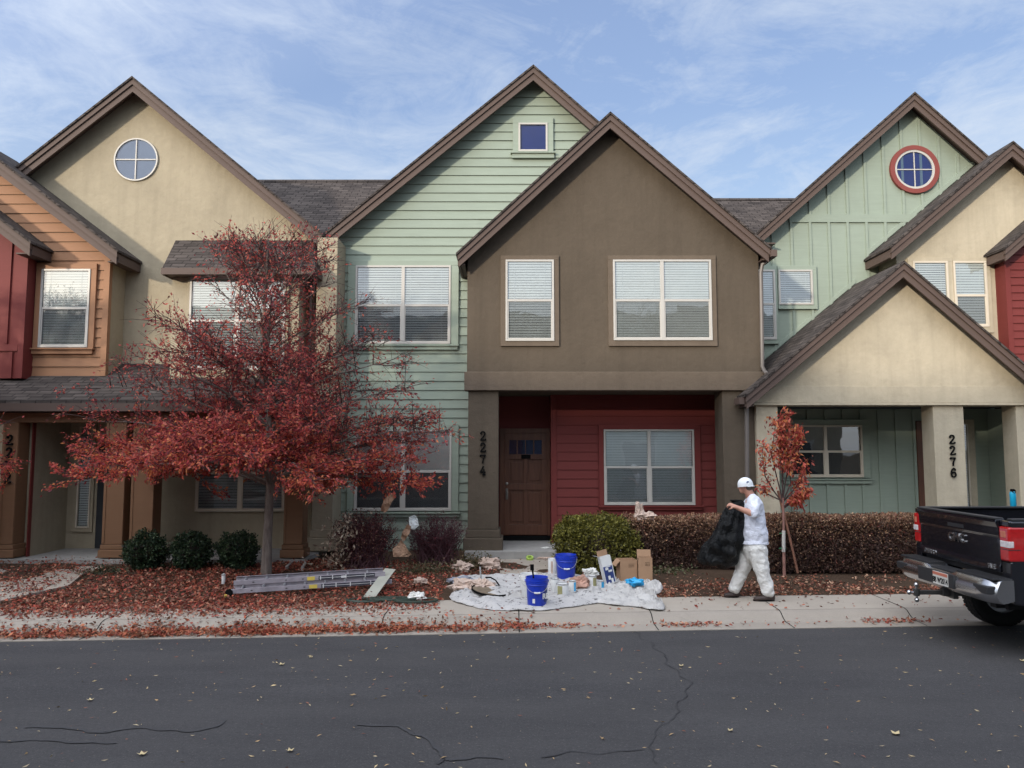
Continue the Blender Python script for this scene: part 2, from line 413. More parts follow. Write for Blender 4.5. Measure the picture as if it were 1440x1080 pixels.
def round_window(parent, px, py, r, Y, ringmat=None, rr=0, blind=False):
    c = P(px, py, Y); R = r*Y/F
    def annulus(ri, ro, y0, y1, n=48):
        mb = MB()
        rings = []
        for (q, y) in ((ri, y1), (ri, y0), (ro, y0), (ro, y1)):
            rings.append([(c.x+q*math.cos(2*math.pi*i/n), y, c.z+q*math.sin(2*math.pi*i/n)) for i in range(n)])
        mb.loft(rings, cap=False); mb.sm = True; return mb
    if ringmat:
        root = annulus(R, rr*Y/F, Y-0.06, Y+0.01).build('window', M[ringmat], parent)
        fr = annulus(R-0.05, R, Y-0.045, Y+0.01).build('frame', M['white'], root)
    else:
        root = annulus(R-0.018, R+0.010, Y-0.04, Y+0.01).build('window', M['white'], parent)
    n = 48
    disc = lambda y, q: [(c.x+q*math.cos(2*math.pi*i/n), y, c.z+q*math.sin(2*math.pi*i/n)) for i in range(n)]
    MB().face(disc(Y-0.022, R-0.02)).build('pane', M['glassb'], root)
    MB().face(disc(Y-0.005, R-0.01)).build('room', M['dimshade'] if blind else M['skyreflect'], root)
    mb = MB(); mb.box(c.x-0.011, c.x+0.011, Y-0.034, Y-0.023, c.z-R+0.03, c.z+R-0.03); mb.box(c.x-R+0.03, c.x-0.011, Y-0.034, Y-0.023, c.z-0.011, c.z+0.011); mb.box(c.x+0.011, c.x+R-0.03, Y-0.034, Y-0.023, c.z-0.011, c.z+0.011)
    mb.build('muntin', M['white'], root)
    return root
def pillar(parent, px0, px1, Y, z0, z1, depth, mat, base=0.0, baseh=0.4, py=600, pedestal=0.0, name='column', bevel=0.012):
    x0, x1 = P(px0, py, Y).x, P(px1, py, Y).x
    mb = MB(); mb.box(x0, x1, Y, Y+depth, z0+(baseh if base else 0), z1)
    if base:
        mb.box(x0-base*0.45, x1+base*0.45, Y-base*0.45, Y+depth+base*0.45, z0+baseh*0.62, z0+baseh-0.003)
        mb.box(x0-base, x1+base, Y-base, Y+depth+base, z0, z0+baseh*0.62-0.003)
    o = mb.build(name, mat, parent, bevel=bevel)
    if pedestal:
        MB().box(x0-base+0.03, x1+base-0.03, Y-base+0.03, Y+depth, z0-pedestal, z0-0.003).build('pedestal', M['block'], o)
    return o, x0, x1
STROKES = {
 '2': [[(0.07,0.76),(0.10,0.88),(0.20,0.97),(0.33,0.99),(0.46,0.95),(0.54,0.85),(0.55,0.72),(0.48,0.58),(0.34,0.40),(0.18,0.22),(0.07,0.06),(0.60,0.06),(0.62,0.19)]],
 '7': [[(0.05,0.78),(0.06,0.93),(0.60,0.93),(0.50,0.76),(0.40,0.56),(0.34,0.34),(0.32,0.04)]],
 '6': [[(0.52,0.84),(0.46,0.96),(0.34,0.99),(0.20,0.90),(0.10,0.70),(0.06,0.42),(0.08,0.22),(0.18,0.07),(0.32,0.02),(0.46,0.06),(0.56,0.18),(0.58,0.32),(0.53,0.47),(0.42,0.56),(0.28,0.56),(0.15,0.47),(0.08,0.34)]],
 '4': [[(0.40,0.98),(0.04,0.32),(0.62,0.32)],[(0.44,0.62),(0.44,0.03)],[(0.30,0.03),(0.58,0.03)]]}
BLOB = {'2': (0.12,0.76), '6': (0.50,0.83), '7': None, '4': None}
def number(parent, s, px, py0, py1, Y, depth=0.02):
    """house number: serifed metal digits one above the other"""
    c0, c1 = P(px, py0, Y), P(px, py1, Y); n = len(s); step = (c0.z-c1.z)/(n-0.22); h = step*0.78
    for i, ch in enumerate(s):
        zb_ = c0.z-step*i-h; mb = MB(); x0 = c0.x-h*0.31; e = 0
        for st in STROKES[ch]:
            for a, b in zip(st[:-1], st[1:]):
                A, B = Vector((x0+a[0]*h, 0, zb_+a[1]*h)), Vector((x0+b[0]*h, 0, zb_+b[1]*h)); d = (B-A).normalized(); w = Vector((-d.z, 0, d.x)); e += 1
                c = (A+B)/2; c.y = Y-0.008-0.0002*e; mb.obox(c, d*((B-A).length/2+h*0.03), Vector((0,0.010,0)), w*h*0.078)
        if BLOB[ch]: c = Vector((x0+BLOB[ch][0]*h, Y-0.0085, zb_+BLOB[ch][1]*h)); mb.obox(c, Vector((h*0.085,0,h*0.02)), Vector((0,0.011,0)), Vector((-h*0.02,0,h*0.085)))
        mb.build('house_number', M['blk'], parent)
def downspout(parent, pts, r=0.035):
    mb = MB(); mb.tube(pts, r, n=8); return mb.build('downspout', M['gutter'], parent)

# ============================================================ TOWNHOUSE 2272 (cream and orange)
YC = 15.9
M['dimshade'] = M_plain('grey blind behind attic glass', (0.36,0.36,0.31,1), 0.8, 0.05)
h1 = empty('townhouse', (-6.5, YC, 0), 'cream stucco townhouse numbered 2272 with round attic window and orange tan side bay', 'townhouse')
g1 = gl((187,108), (20,238), (452,327), YC-0.36)
xw0, xw1 = P(30, 300, YC).x, P(447, 300, YC).x
MB().prism(wallpoly(g1, xw0-0.9, xw1, 0.0), YC, 21).build('wall', M['cream'], h1)
gable_roof(h1, g1, YC-0.36, 22, over=0.12)
round_window(h1, 192, 225, 31, YC, blind=True)
# orange box
YO = 15.3
go = gl((-60,178), (-290,350), (164,349), YO-0.36)
xo1 = P(155, 400, YO).x
ob = wallpoly(go, P(-260,400,YO).x, xo1, P(100, 530, YO).z)
MB().prism([(x, z) for x, z in ob], YO, YC-0.002).build('wall', M['cream'], h1)
lap(h1, ob, YO, M['orange'], 0.196)
zt = roofz(go, xo1, 0.15)
MB().box(xo1-0.11, xo1+0.006, YO-0.05, YO+0.06, P(100,529,YO).z, zt).build('corner_board', M['orange'], h1)
gable_roof(h1, go, YO-0.36, YC+0.9, over=0.2)
window(h1, 58, 379, 127, 489, YO-0.03, 1, 434, trim=(50, 371, 135, 490, 'orange'), sill=(42, 490, 136, 498, 'orange'))
# bay with shed roof
YB = 15.15
bx0, bx1 = P(241, 450, YB).x, P(420, 450, YB).x
bz1 = P(330, 384, YB).z; bz0 = P(330, 560, YB).z
MB().box(bx0, bx1, YB, YC-0.003, bz0, bz1).build('bay_wall', M['cream'], h1)
window(h1, 267, 390, 402, 520, YB, 2, 452, trim=(263, 386, 406, 524, 'cream'))
e0, e1 = P(228, 377, YB-0.35), P(443, 377, YB-0.35); t0, t1 = P(247, 338, YC), P(443, 338, YC)
r = MB(); up = 0.05
r.face([(e0.x,e0.y,e0.z),(e1.x,e1.y,e0.z),(t1.x,YC,t0.z),(t0.x,YC,t0.z)])
r.face([(e0.x,e0.y,e0.z),(t0.x,YC,t0.z),(e0.x,YC,e0.z)])
r.face([(e1.x,e1.y,e0.z),(e1.x,YC,e0.z),(t1.x,YC,t0.z)])
sr = r.build('shed_roof', M['shingle'], h1)
fz = P(330, 386, YB-0.35).z
f_ = MB(); f_.box(e0.x-0.01, e1.x+0.01, YB-0.375, YB-0.345, fz, e0.z); f_.box(e0.x-0.01, e0.x+0.02, YB-0.345, YC-0.01, fz, e0.z); f_.box(e0.x, e1.x, YB-0.34, YC-0.02, fz+0.02, fz+0.05); f_.box(e1.x-0.02, e1.x+0.01, YB-0.345, YC-0.01, fz, e0.z)
f_.build('fascia', M['trim'], sr)
# porch roof
ye, zt0 = 14.15, 3.92
ze = P(60, 563, ye).z
xr0, xr1 = P(-60, 560, ye).x, P(446, 560, YC).x
MB().xprism([(ye, ze), (YC+0.0, zt0), (YC, zt0-0.12), (ye, ze-0.06)], xr0, xr1).build('porch_roof', M['shingle'], h1)
b = MB(); b.box(xr0, xr1, ye-0.04, ye+0.06, ze-0.20, ze-0.055); b.box(xr0, xr1, ye+0.061, YC, ze-0.21, ze-0.17)
b.build('gutter', M['trim'], h1)
bt, bb = P(60, 578, 14.4).z, P(60, 594, 14.4).z
MB().box(xr0, xr1-0.3, 14.42, 14.72, bb, ze-0.215).build('beam', M['olive'], h1, bevel=0.01)
for (a, c) in ((5, 27), (150, 179), (188, 220), (402, 429)):
    pc, x0, x1 = pillar(h1, a, c, 14.4, 0.16, bb, 0.34, M['olive'], base=0.045, baseh=0.24, py=600)
    # recessed panel edges on the column face
    q = MB(); q.box(x0+0.005, x0+0.05, 14.388, 14.41, 0.42, bb); q.box(x1-0.05, x1-0.005, 14.388, 14.41, 0.42, bb)
    q.build('panel_board', M['olive'], pc)
number(h1, '2272', 14, 612, 680, 14.385)
# porch floor, side wall, sidelight, door
fx0, fx1 = P(44, 780, 14.4).x, P(150, 780, 14.4).x
s = MB(); s.box(fx0-1.2, P(446,780,15).x-0.05, 14.3, YC+1.0, -0.1, 0.14); 
s.build('porch_floor', M['block'], h1)
xs_ = -(720-52)/F*14.75
w = MB(); w.box(xs_-0.25, xs_, 14.75, YC, 0.14, ze-0.2); w.build('side_wall', M['cream'], h1)
MB().box(xs_-0.02, xs_+0.004, 14.66, 14.745, 0.14, ze-0.2).build('corner_board', M['red'], h1)
window(h1, 111, 600, 130, 742, YC, 1, None, trim=(106, 594, 134, 748, 'cream'), frame='creamvinyl', blind='slats', fw=0.03)
d0, d1 = P(138, 700, YC).x, P(190, 700, YC).x
dr = MB(); dr.box(d0, d1, YC-0.05, YC-0.004, 0.15, 2.25); dr.build('door', M['dark'], h1)
window(h1, 277, 612, 402, 719, YC, 2, 665, trim=None, frame='creamvinyl', blind='slats', screen=True)
# party fin wall between 2272 and 2274
YF = 15.35
fn, fx0, fx1 = pillar(h1, 443, 472, YF, 0.16, P(458, 334, YF).z, 1.4, M['cream'], base=0.07, baseh=0.42, py=500, name='fin_wall')
downspout(h1, [P(436, 345, 15.3), P(437, 352, 15.45), P(437, 420, 15.5), P(434, 560, 15.5)], 0.03)
# ============================================================ far left red box (neighbouring townhouse)
YR = 15.0
h0 = empty('townhouse', (-10.6, YR, 0), 'dark red board and batten gabled townhouse cut off by the left picture edge', 'townhouse')
gr_ = gl((-130,206), (-300,330), (42,337), YR-0.4)
xr_ = P(36, 450, YR).x
rp = wallpoly(gr_, P(-280,450,YR).x, xr_, P(20, 532, YR).z)
MB().prism(rp, YR, YO+0.6).build('wall', M['red'], h0)
battens(h0, gr_, rp[0][0], xr_-0.2, P(20,488,YR).z+0.06, YR, M['red'], 0.42, 0.3)
battens(h0, None, rp[0][0], xr_-0.2, rp[0][1], YR, M['red'], 0.42, 0.42, ztop=P(20,492,YR).z-0.04)
MB().box(rp[0][0], xr_-0.11, YR-0.03, YR+0.01, P(20,488,YR).z-0.08, P(20,488,YR).z+0.05).build('belt_board', M['red'], h0)
MB().box(xr_-0.1, xr_+0.006, YR-0.035, YR+0.1, rp[0][1], roofz(gr_, xr_, 0.2)).build('corner_board', M['red'], h0)
gable_roof(h0, gr_, YR-0.4, YO+0.62, over=0.3)
# ============================================================ TOWNHOUSE 2274 (brown stucco, sage lap siding, red porch)
h2 = empty('townhouse', (0.5, 15.2, 0), 'sage green and brown stucco townhouse numbered 2274 with dark red recessed porch', 'townhouse')
YG = 16.1
g2 = gl((750,92), (452,332), (1048,350), YG-0.36)
gx0, gx1 = P(473, 400, YG).x, P(1040, 400, YG).x
gp = wallpoly(g2, gx0, gx1, 0.0, 0.12)
gclip = wallpoly(g2, gx0+0.0, P(657,450,15.2).x+0.2, 0.1, 0.12); gclip2 = wallpoly(g2, P(657,450,15.2).x+0.2, P(860,400,YG).x, 0.1+0.193*20, 0.12)
gxm = P(657, 450, 15.2).x+0.25; gzl = P(860, 549, 15.2).z+0.05
gw = MB(); gw.prism(wallpoly(g2, gx0, gxm, 0.0, 0.12), YG+0.01, 21); gw.prism(wallpoly(g2, gxm, gx1, gzl, 0.12), YG+0.012, 20.99); gw.build('wall', M['green'], h2)
lap(h2, gclip, YG, M['green'], 0.193); lap(h2, gclip2, YG, M['green'], 0.193)
gable_roof(h2, g2, YG-0.36, 22, over=0.15)
window(h2, 729, 174, 770, 214, YG-0.03, 1, None, trim=(721, 166, 778, 215, 'green'), blind=None, sill=(718, 215, 781, 223, 'green'), glass='glassb')
window(h2, 500, 374, 634, 484, YG-0.03, 2, 430, trim=(489, 367, 645, 485, 'green'), sill=(486, 485, 646, 492, 'green'))
window(h2, 499, 605, 635, 718, YG-0.03, 2, 663, trim=(489, 597, 645, 719, 'green'), blind='shade', sill=(486, 720, 648, 727, 'green'), scr='screend')
# brown box
YW = 15.2
g3 = gl((858,158), (645,353), (1081,346), YW-0.33)
bx0, bx1 = P(657, 450, YW).x, P(1069, 450, YW).x
zb = P(860, 549, YW).z
MB().prism(wallpoly(g3, bx0, bx1, zb, 0.12), YW, 18.5).build('wall', M['brown'], h2, bevel=0.01)
gable_roof(h2, g3, YW-0.33, 20, over=0.12)
zbt = P(860, 523, YW).z
MB().box(bx0-0.05, bx1+0.05, YW-0.055, YW+0.3, zb-0.004, zbt).build('belt_band', M['browntrim'], h2, bevel=0.012)
window(h2, 711, 366, 779, 480, YW, 1, 423, trim=(704, 360, 786, 487, 'browntrim'))
window(h2, 862, 366, 1000, 479, YW, 2, 423, trim=(855, 360, 1007, 487, 'browntrim'))
pL, lx0, lx1 = pillar(h2, 658, 701, YW+0.02, 0.17, zb+0.02, 0.55, M['brown'], base=0.085, baseh=0.42, py=660, pedestal=0.2)
pR, rx0, rx1 = pillar(h2, 1018, 1066, YW+0.02, 0.17, zb+0.02, 0.6, M['brown'], base=0.085, baseh=0.42, py=660, pedestal=0.2)
number(h2, '2274', 679, 607, 668, YW+0.005)
# porch interior
YP = 16.45
px_ = P(776, 640, YP).x
MB().box(px_, bx1-0.02, YP, YP+0.4, 0.19, zb).build('wall', M['red'], h2)
lap(h2, [(px_+0.0,0.19),(bx1-0.05,0.19),(bx1-0.05,zb),(px_,zb)], YP, M['red'], 0.19)
MB().box(px_-0.02, px_+0.10, YP-0.045, YP+0.1, 0.19, zb).build('corner_board', M['red'], h2)
YD = 16.95
MB().box(lx0+0.2, px_+0.02, YD, YD+0.3, 0.19, zb).box(px_-0.02, px_+0.05, YP+0.1, YD, 0.19, zb).box(lx0, lx0+0.2, YW+0.6, YD+0.2, 0.19, zb).build('door_wall', M['red'], h2)
window(h2, 849, 604, 976, 710, YP-0.03, 2, 657, trim=(842, 597, 985, 711, 'red'), sill=(841, 711, 988, 717, 'red'))
M['wood'] = (lambda: (lambda t: (t.col(t.ramp(t.noise(3, 6, 0.6, stretch=(8, 8, 0.7)), [(0.3, (0.085,0.030,0.015,1)), (0.7, (0.145,0.056,0.028,1))])), t.rough(0.45), t.m)[-1])(NT('stained door wood')))()
dx0, dx1 = P(709, 680, YD).x, P(769, 680, YD).x; dz0 = 0.30; dz1 = P(740, 609, YD).z
fr = MB(); fr.box(dx0-0.09, dx0-0.005, YD-0.06, YD, 0.2, dz1+0.1); fr.box(dx1+0.005, dx1+0.09, YD-0.06, YD, 0.2, dz1+0.1); fr.box(dx0-0.005, dx1+0.005, YD-0.06, YD, dz1+0.005, dz1+0.1)
fr.build('door_frame', M['wood'], h2)
d = MB(); W = dx1-dx0; H = dz1-dz0
yb, yf = YD-0.02, YD-0.055
d.box(dx0, dx1, yb, YD-0.003, dz0, dz1)
for a, b_, c_, e_ in ((0,1,0,0.1),(0,1,0.44,0.50),(0,1,0.74,0.79),(0,1,0.93,1),(0,0.12,0.1,0.93),(0.88,1,0.1,0.93),(0.46,0.54,0.1,0.44),(0.46,0.54,0.50,0.74),(0.29,0.32,0.79,0.93),(0.49,0.51,0.79,0.93),(0.68,0.71,0.79,0.93)):
    ins = 0.0 if (a == 0 and b_ == 1) else 0.002
    d.box(dx0+W*a, dx0+W*b_, yf+ins, yb, dz0+H*c_, dz0+H*e_)
for a, b_ in ((0.16,0.42),(0.58,0.84)):
    for c_, e_ in ((0.13,0.41),(0.53,0.71)):
        d.box(dx0+W*a, dx0+W*b_, yf+0.014, yb, dz0+H*c_, dz0+H*e_)
door = d.build('door', M['wood'], h2, bevel=0.004)
MB().box(dx0+W*0.12, dx0+W*0.88, yb-0.012, yb-0.006, dz0+H*0.79, dz0+H*0.93).build('lite', M['glassb'], door)
M['brass'] = M_plain('worn metal', (0.35,0.33,0.3,1), 0.3, 0.1, metallic=0.9)
hh = MB(); hx = dx0+W*0.065; hz = dz0+H*0.40
hh.box(hx-0.025, hx+0.025, yf-0.012, yf+0.002, hz-0.12, hz+0.12); hh.tube([(hx, yf-0.01, hz+0.07), (hx, yf-0.06, hz+0.05), (hx, yf-0.06, hz-0.07), (hx, yf-0.01, hz-0.1)], 0.011, 8)
hh.lathe([(0.03,0),(0.03,0.02),(0.012,0.025)], (hx, yf, hz+0.22), 16, axis=Matrix.Rotation(math.radians(90), 3, 'X')); hh.build('handle', M['brass'], door)
kn = MB(); kn.box(dx0+W*0.40, dx0+W*0.62, yf-0.012, yf+0.0, dz0+H*0.745, dz0+H*0.785); kn.build('mail_slot', M['blk'], door)
MB().box(dx0-0.09, dx1+0.09, YD-0.16, YD-0.062, 0.2, 0.29).box(dx0-0.09, dx1+0.09, YD-0.2, YD-0.161, 0.2, 0.25).build('threshold', M['blk'], h2)
MB().box(lx0-0.05, bx1, 15.05, YD+0.05, 0.02, 0.195).build('porch_floor', M['block'], h2, bevel=0.008)
# gutter and downspouts right of the brown box
e_ = g3[2]
MB().box(e_.x+0.02, e_.x+0.14, YW-0.4, 17.5, e_.z-0.22, e_.z-0.09).build('gutter', M['trim'], h2)
q = lambda px, py, Y=15.12: P(px, py, Y)
downspout(h2, [q(1086,352,15.0), q(1086,360,15.0), q(1072,372), q(1070,384), q(1071,440), q(1072,515), q(1075,522,15.1), q(1079,526,15.0)], 0.04)
# ============================================================ TOWNHOUSE 2276 (sage board and batten, pale yellow stucco)
h3 = empty('townhouse', (8.0, 14.5, 0), 'sage board and batten townhouse numbered 2276 with red ringed round window and pale porch gable', 'townhouse')
YH = 16.85
g4 = gl((1285,130), (1066,325), (1535,348), YH-0.36)
hx0, hx1 = P(1040, 400, YH).x, P(1500, 400, YH).x
zbelt0, zbelt1 = P(1200, 313, YH).z, P(1200, 302, YH).z
MB().prism(wallpoly(g4, hx0, hx1, 0.0, 0.12), YH, 21).build('wall', M['green'], h3)
sx = 27.0*YH/F
xb0 = P(1082, 300, YH).x
battens(h3, g4, xb0, hx1, zbelt1, YH, M['green'], sx, P(1137,250,YH).x-xb0-2*sx+sx*0)
battens(h3, None, xb0, hx1, zbelt0-2.9, YH, M['green'], sx, P(1113,350,YH).x-xb0-sx, ztop=zbelt0)
xbl = g4[0].x-(g4[0].x-g4[1].x)*(g4[0].z-zbelt1-0.2)/(g4[0].z-g4[1].z)
MB().box(xbl+0.05, hx1, YH-0.038, YH+0.01, zbelt0, zbelt1).build('belt_board', M['green'], h3)
gable_roof(h3, g4, YH-0.36, 22, over=0.4)
round_window(h3, 1285, 239, 29, YH-0.02, 'redring', 35.5)
window(h3, 1050, 380, 1090, 478, YH-0.03, 1, 428, screen=False, blind='slats', trim=(1046,374,1093,484,'green'))
window(h3, 1094, 380, 1142, 429, YH-0.03, 1, None, blind='slats', trim=(1093.2,374,1148,435,'green'))
# yellow second gable
YY = 16.05
g5 = gl((1423,199), (1254,343), (1600,348), YY-0.38)
yx0 = P(1262, 400, YY).x; yx1 = P(1600, 400, YY).x
MB().prism(wallpoly(g5, yx0, yx1, P(1300,480,YY).z, 0.12), YY, YH+1).build('wall', M['cream2'], h3)
gable_roof(h3, g5, YY-0.38, YH+0.6, over=0.1)
window(h3, 1284, 368, 1333, 460, YY, 1, None, frame='creamvinyl', blind='slats', trim=(1277,363,1340,468,'cream2'))
window(h3, 1340.5, 368, 1387, 460, YY, 1, 416, frame='creamvinyl', blind='slats', trim=(1340.2,363,1393,468,'cream2'))
# flashing boards where the roofs meet the sage wall
for g, Yq, a, b_ in ((g5, YH, 1228, 1377),):
    pk, L, R = g
    m = MB(); m.prism([(L.x, L.z+0.02), (pk.x, pk.z+0.02), (pk.x, pk.z+0.13), (L.x, L.z+0.13)], YH-0.03, YH+0.005); m.build('flashing_board', M['green'], h3)
# porch gable
YQ = 15.1
g6 = gl((1270,367), (1050,552), (1492,556), YQ-0.35)
ax0 = P(1060, 570, YQ).x; ax1 = 2*g6[0].x-ax0
zq0, zq1 = P(1250, 570, YQ).z, P(1250, 543, YQ).z
MB().prism([(ax0+0.08, zq0+0.05), (ax1, zq0+0.05), (ax1, max(zq0+0.06, roofz(g6, ax1, 0.12))), (g6[0].x, g6[0].z-0.12), (ax0+0.08, max(zq0+0.06, roofz(g6, ax0+0.08, 0.12)))], YQ, YQ+0.3).build('wall', M['cream2'], h3)
bm = MB(); bm.box(ax0-0.02, ax1, YQ-0.05, YQ+0.45, zq0, zq0+0.05-0.002)
bm.prism([(ax0+0.02, zq0+0.05), (ax1, zq0+0.05), (ax1, zq1), (ax0+0.42, zq1), (ax0+0.02, zq0+0.09)], YQ-0.03, YQ-0.002); bm.build('beam', M['cream2'], h3, bevel=0.006)
gable_roof(h3, g6, YQ-0.35, YH+0.01, over=0.15)
pk, L, R = g6
m = MB(); m.prism([(L.x+0.75, roofz(g6, L.x+0.75)+0.02), (pk.x, pk.z+0.02), (pk.x, pk.z+0.12), (L.x+0.75, roofz(g6, L.x+0.75)+0.12)], YH-0.028, YH+0.005); m.build('flashing_board', M['green'], h3)
MB().box(ax0+0.3, ax1-0.1, YQ+0.46, YH-0.03, zq0+0.02, zq0+0.06).build('porch_ceiling', M['dark'], h3)
MB().box(L.x-0.13, L.x-0.03, YQ-0.30, YQ+0.05, L.z-0.22, L.z-0.09).build('gutter', M['trim'], h3)
downspout(h3, [P(1047,560,15.0), P(1050,572,15.0), P(1050.5,650,15.0), P(1051,745,15.0)], 0.042)
c1_, _, _ = pillar(h3, 1064, 1095, YQ+0.02, 0.1, zq0+0.01, 0.42, M['cream2'], py=620)
c2_, cx0, cx1 = pillar(h3, 1315, 1358, YQ+0.02, 0.1, zq0+0.01, 0.45, M['cream2'], py=640)
pillar(h3, 1432, 1475, YQ+0.02, 0.1, zq0+0.01, 0.45, M['cream2'], py=640)
number(h3, '2276', 1338, 612, 671, YQ+0.005)
# porch inner wall
battens(h3, None, P(1100,650,YH).x, P(1290,650,YH).x, 0.15, YH, M['green'], 0.385, 0.2, ztop=zq0)
window(h3, 1108, 598, 1212, 671, YH-0.03, 2, 635, frame='creamvinyl', blind=None, screen=True, trim=(1100,590,1222,672,'green'), sill=(1098,673,1225,680,'green'))
d0, d1 = P(1289, 650, YH).x, P(1341, 650, YH).x
MB().box(d0, d1, YH-0.05, YH-0.003, 0.2, P(1300,592,YH).z).build('door', M['wood'], h3, bevel=0.01)
window(h3, 1347, 596, 1362, 740, YH-0.02, 1, None, frame='creamvinyl', blind='slats', trim=(1343,590,1372,745,'cream2'), fw=0.02)
yx = P(1376, 650, 16.8).x
MB().box(yx+0.25, yx+3.5, 16.2, YH-0.03, 0.1, zq0).build('wall', M['green'], h3)
battens(h3, None, yx+0.3, yx+2.5, 0.15, 16.2, M['green'], 0.385, 0.3, ztop=zq0)
MB().box(ax0+0.1, ax1, 15.04, YH+0.0, 0.0, 0.13).build('porch_floor', M['block'], h3)
# right red box
YZ = 15.75
h4 = empty('townhouse', (11.5, YZ, 0), 'dark red sided gabled townhouse cut off by the right picture edge', 'townhouse')
g7 = gl((1600,183), (1414,345), (1790,345), YZ-0.36)
zx0 = P(1414, 420, YZ).x
zp = wallpoly(g7, zx0, P(1560,420,YZ).x, P(1420,520,YZ).z, 0.12)
MB().prism(zp, YZ, YY+0.1).build('wall', M['red'], h4)
lap(h4, zp, YZ, M['red'], 0.16)
MB().box(zx0-0.006, zx0+0.1, YZ-0.045, YZ+0.1, zp[0][1], roofz(g7, zx0, 0.2)).build('corner_board', M['red'], h4)
gable_roof(h4, g7, YZ-0.36, YY+0.2, over=0.12)
# ============================================================ long rear roofs between the gables
def rear_roof(parent, xa, xb, yr, py_ridge, pxm, yfr=16.3, zfr=6.4):
    zr = P(pxm, py_ridge, yr).z
    ro = MB().xprism([(yfr, zfr), (yr, zr), (yr+4, zr-2.6), (yr+4, zr-2.8), (yfr, zfr-0.2)], xa, xb).build('roof', M['shingle'], parent)
    MB().xprism([(yr-0.14, zr-0.075), (yr, zr+0.03), (yr+0.14, zr-0.075), (yr, zr-0.02)], xa, xb).build('ridge_cap', M['shingle'], ro)
rear_roof(h1, P(300,255,20.5).x, P(530,255,20.5).x+0.4, 20.5, 254, 450)
rear_roof(h2, P(975,280,21.3).x, P(1130,280,21.3).x, 21.3, 280, 1050, yfr=16.9, zfr=6.2)
# concealed masses below the gables of 2272 and 2274
# ============================================================ ground, road, pavement
def yk(x): return 9.74+0.070*x
def M_ground(name, c1, c2, sc=3, bmp=0.02):
    t = NT(name); f = t.noise(sc, 8, 0.7); g = t.noise(45, 4, 0.7)
    c = t.mix(0.5, t.ramp(f, [(0.3, c1), (0.7, c2)]), t.ramp(g, [(0.3, k(c1,0.6)), (0.7, k(c2,1.4))]))
    t.col(c); t.rough(0.95); t.b.inputs['Specular IOR Level'].default_value = 0.1
    t.bump(g, 0.8, bmp); t.bump(f, 0.5, bmp*2); return t.m
def M_asphalt():
    t = NT('worn asphalt'); big = t.noise(0.35, 5, 0.6); mid = t.noise(1.1, 6, 0.65, stretch=(0.5, 1.6, 1)); fine = t.noise(95, 5, 0.85); sp = t.noise(48, 3, 0.6)
    c = t.ramp(big, [(0.3, (0.043,0.042,0.044,1)), (0.7, (0.056,0.054,0.056,1))])
    c = t.mix(0.6, c, t.ramp(mid, [(0.3, (0.033,0.032,0.034,1)), (0.72, (0.073,0.070,0.070,1))]))
    c = t.mix(t.ramp(fine, [(0.55, (0,0,0)), (0.74, (0.75,0.75,0.75))]), c, (0.17,0.165,0.16,1))
    c = t.mix(t.ramp(sp, [(0.60, (0,0,0)), (0.68, (0.7,0.7,0.7))]), c, (0.12,0.115,0.105,1))
    sp3 = t.noise(26, 4, 0.75); c = t.mix(t.ramp(sp3, [(0.35, (0.5,0.5,0.5)), (0.5, (0,0,0))]), c, (0.030,0.029,0.031,1))
    lane = t.noise(1.0, 3, 0.5, stretch=(0.06, 1.1, 1)); c = t.mix(t.ramp(lane, [(0.35, (0,0,0)), (0.65, (0.35,0.35,0.35))]), c, (0.068,0.064,0.062,1))
    oil = t.noise(0.8, 4, 0.6, dist=0.5); c = t.mix(t.ramp(oil, [(0.60, (0,0,0)), (0.75, (0.45,0.45,0.45))]), c, (0.034,0.033,0.035,1))
    c = t.mix(t.ramp(fine, [(0.3, (0.6,0.6,0.6)), (0.45, (0,0,0))]), c, (0.02,0.02,0.022,1))
    t.col(c); t.rough(0.88); t.b.inputs['Specular IOR Level'].default_value = 0.25
    t.bump(fine, 0.9, 0.006); t.bump(mid, 0.2, 0.01); return t.m
def M_concrete(name, c, var=0.12):
    t = NT(name); f = t.noise(1.6, 7, 0.65); g = t.noise(60, 4, 0.7); st = t.noise(5, 5, 0.7, dist=0.6)
    b = t.mix(0.4, t.ramp(f, [(0.3, k(c,1-var)), (0.7, k(c,1+var))]), t.ramp(g, [(0.3, k(c,0.82)), (0.7, k(c,1.15))]))
    b = t.mix(t.ramp(st, [(0.58, (0,0,0)), (0.75, (0.35,0.35,0.35))]), b, k(c,0.62))
    t.col(b); t.rough(0.9); t.b.inputs['Specular IOR Level'].default_value = 0.2; t.bump(g, 0.4, 0.004); t.bump(f, 0.2, 0.01); return t.m
M['asphalt'] = M_asphalt(); M['conc'] = M_concrete('pavement concrete', (0.36,0.315,0.262,1)); M['conc2'] = M_concrete('kerb concrete', (0.31,0.272,0.228,1))
M['block'] = M['block']
M['mulch'] = M_ground('mulch and soil', (0.035,0.022,0.015,1), (0.085,0.055,0.036,1))
M['dirt'] = M_ground('bare ground', (0.07,0.06,0.04,1), (0.12,0.10,0.07,1))
g_ = MB(); g_.face([(-400,-400,-0.30),(400,-400,-0.30),(400,500,-0.30),(-400,500,-0.30)])
tag(g_.build('ground', M['dirt']), kind='structure')
def strip(name, offs, mat, x0=-30, x1=30, n=60, base=yk, smooth=False):
    mb = MB()
    for i in range(n):
        a = x0+(x1-x0)*i/n; b = x0+(x1-x0)*(i+1)/n
        for (o0, z0), (o1, z1) in zip(offs[:-1], offs[1:]):
            mb.face([(a, base(a)+o0, z0), (b, base(b)+o0, z0), (b, base(b)+o1, z1), (a, base(a)+o1, z1)])
    o = mb.build(name, mat); tag(o, kind='structure'); return o
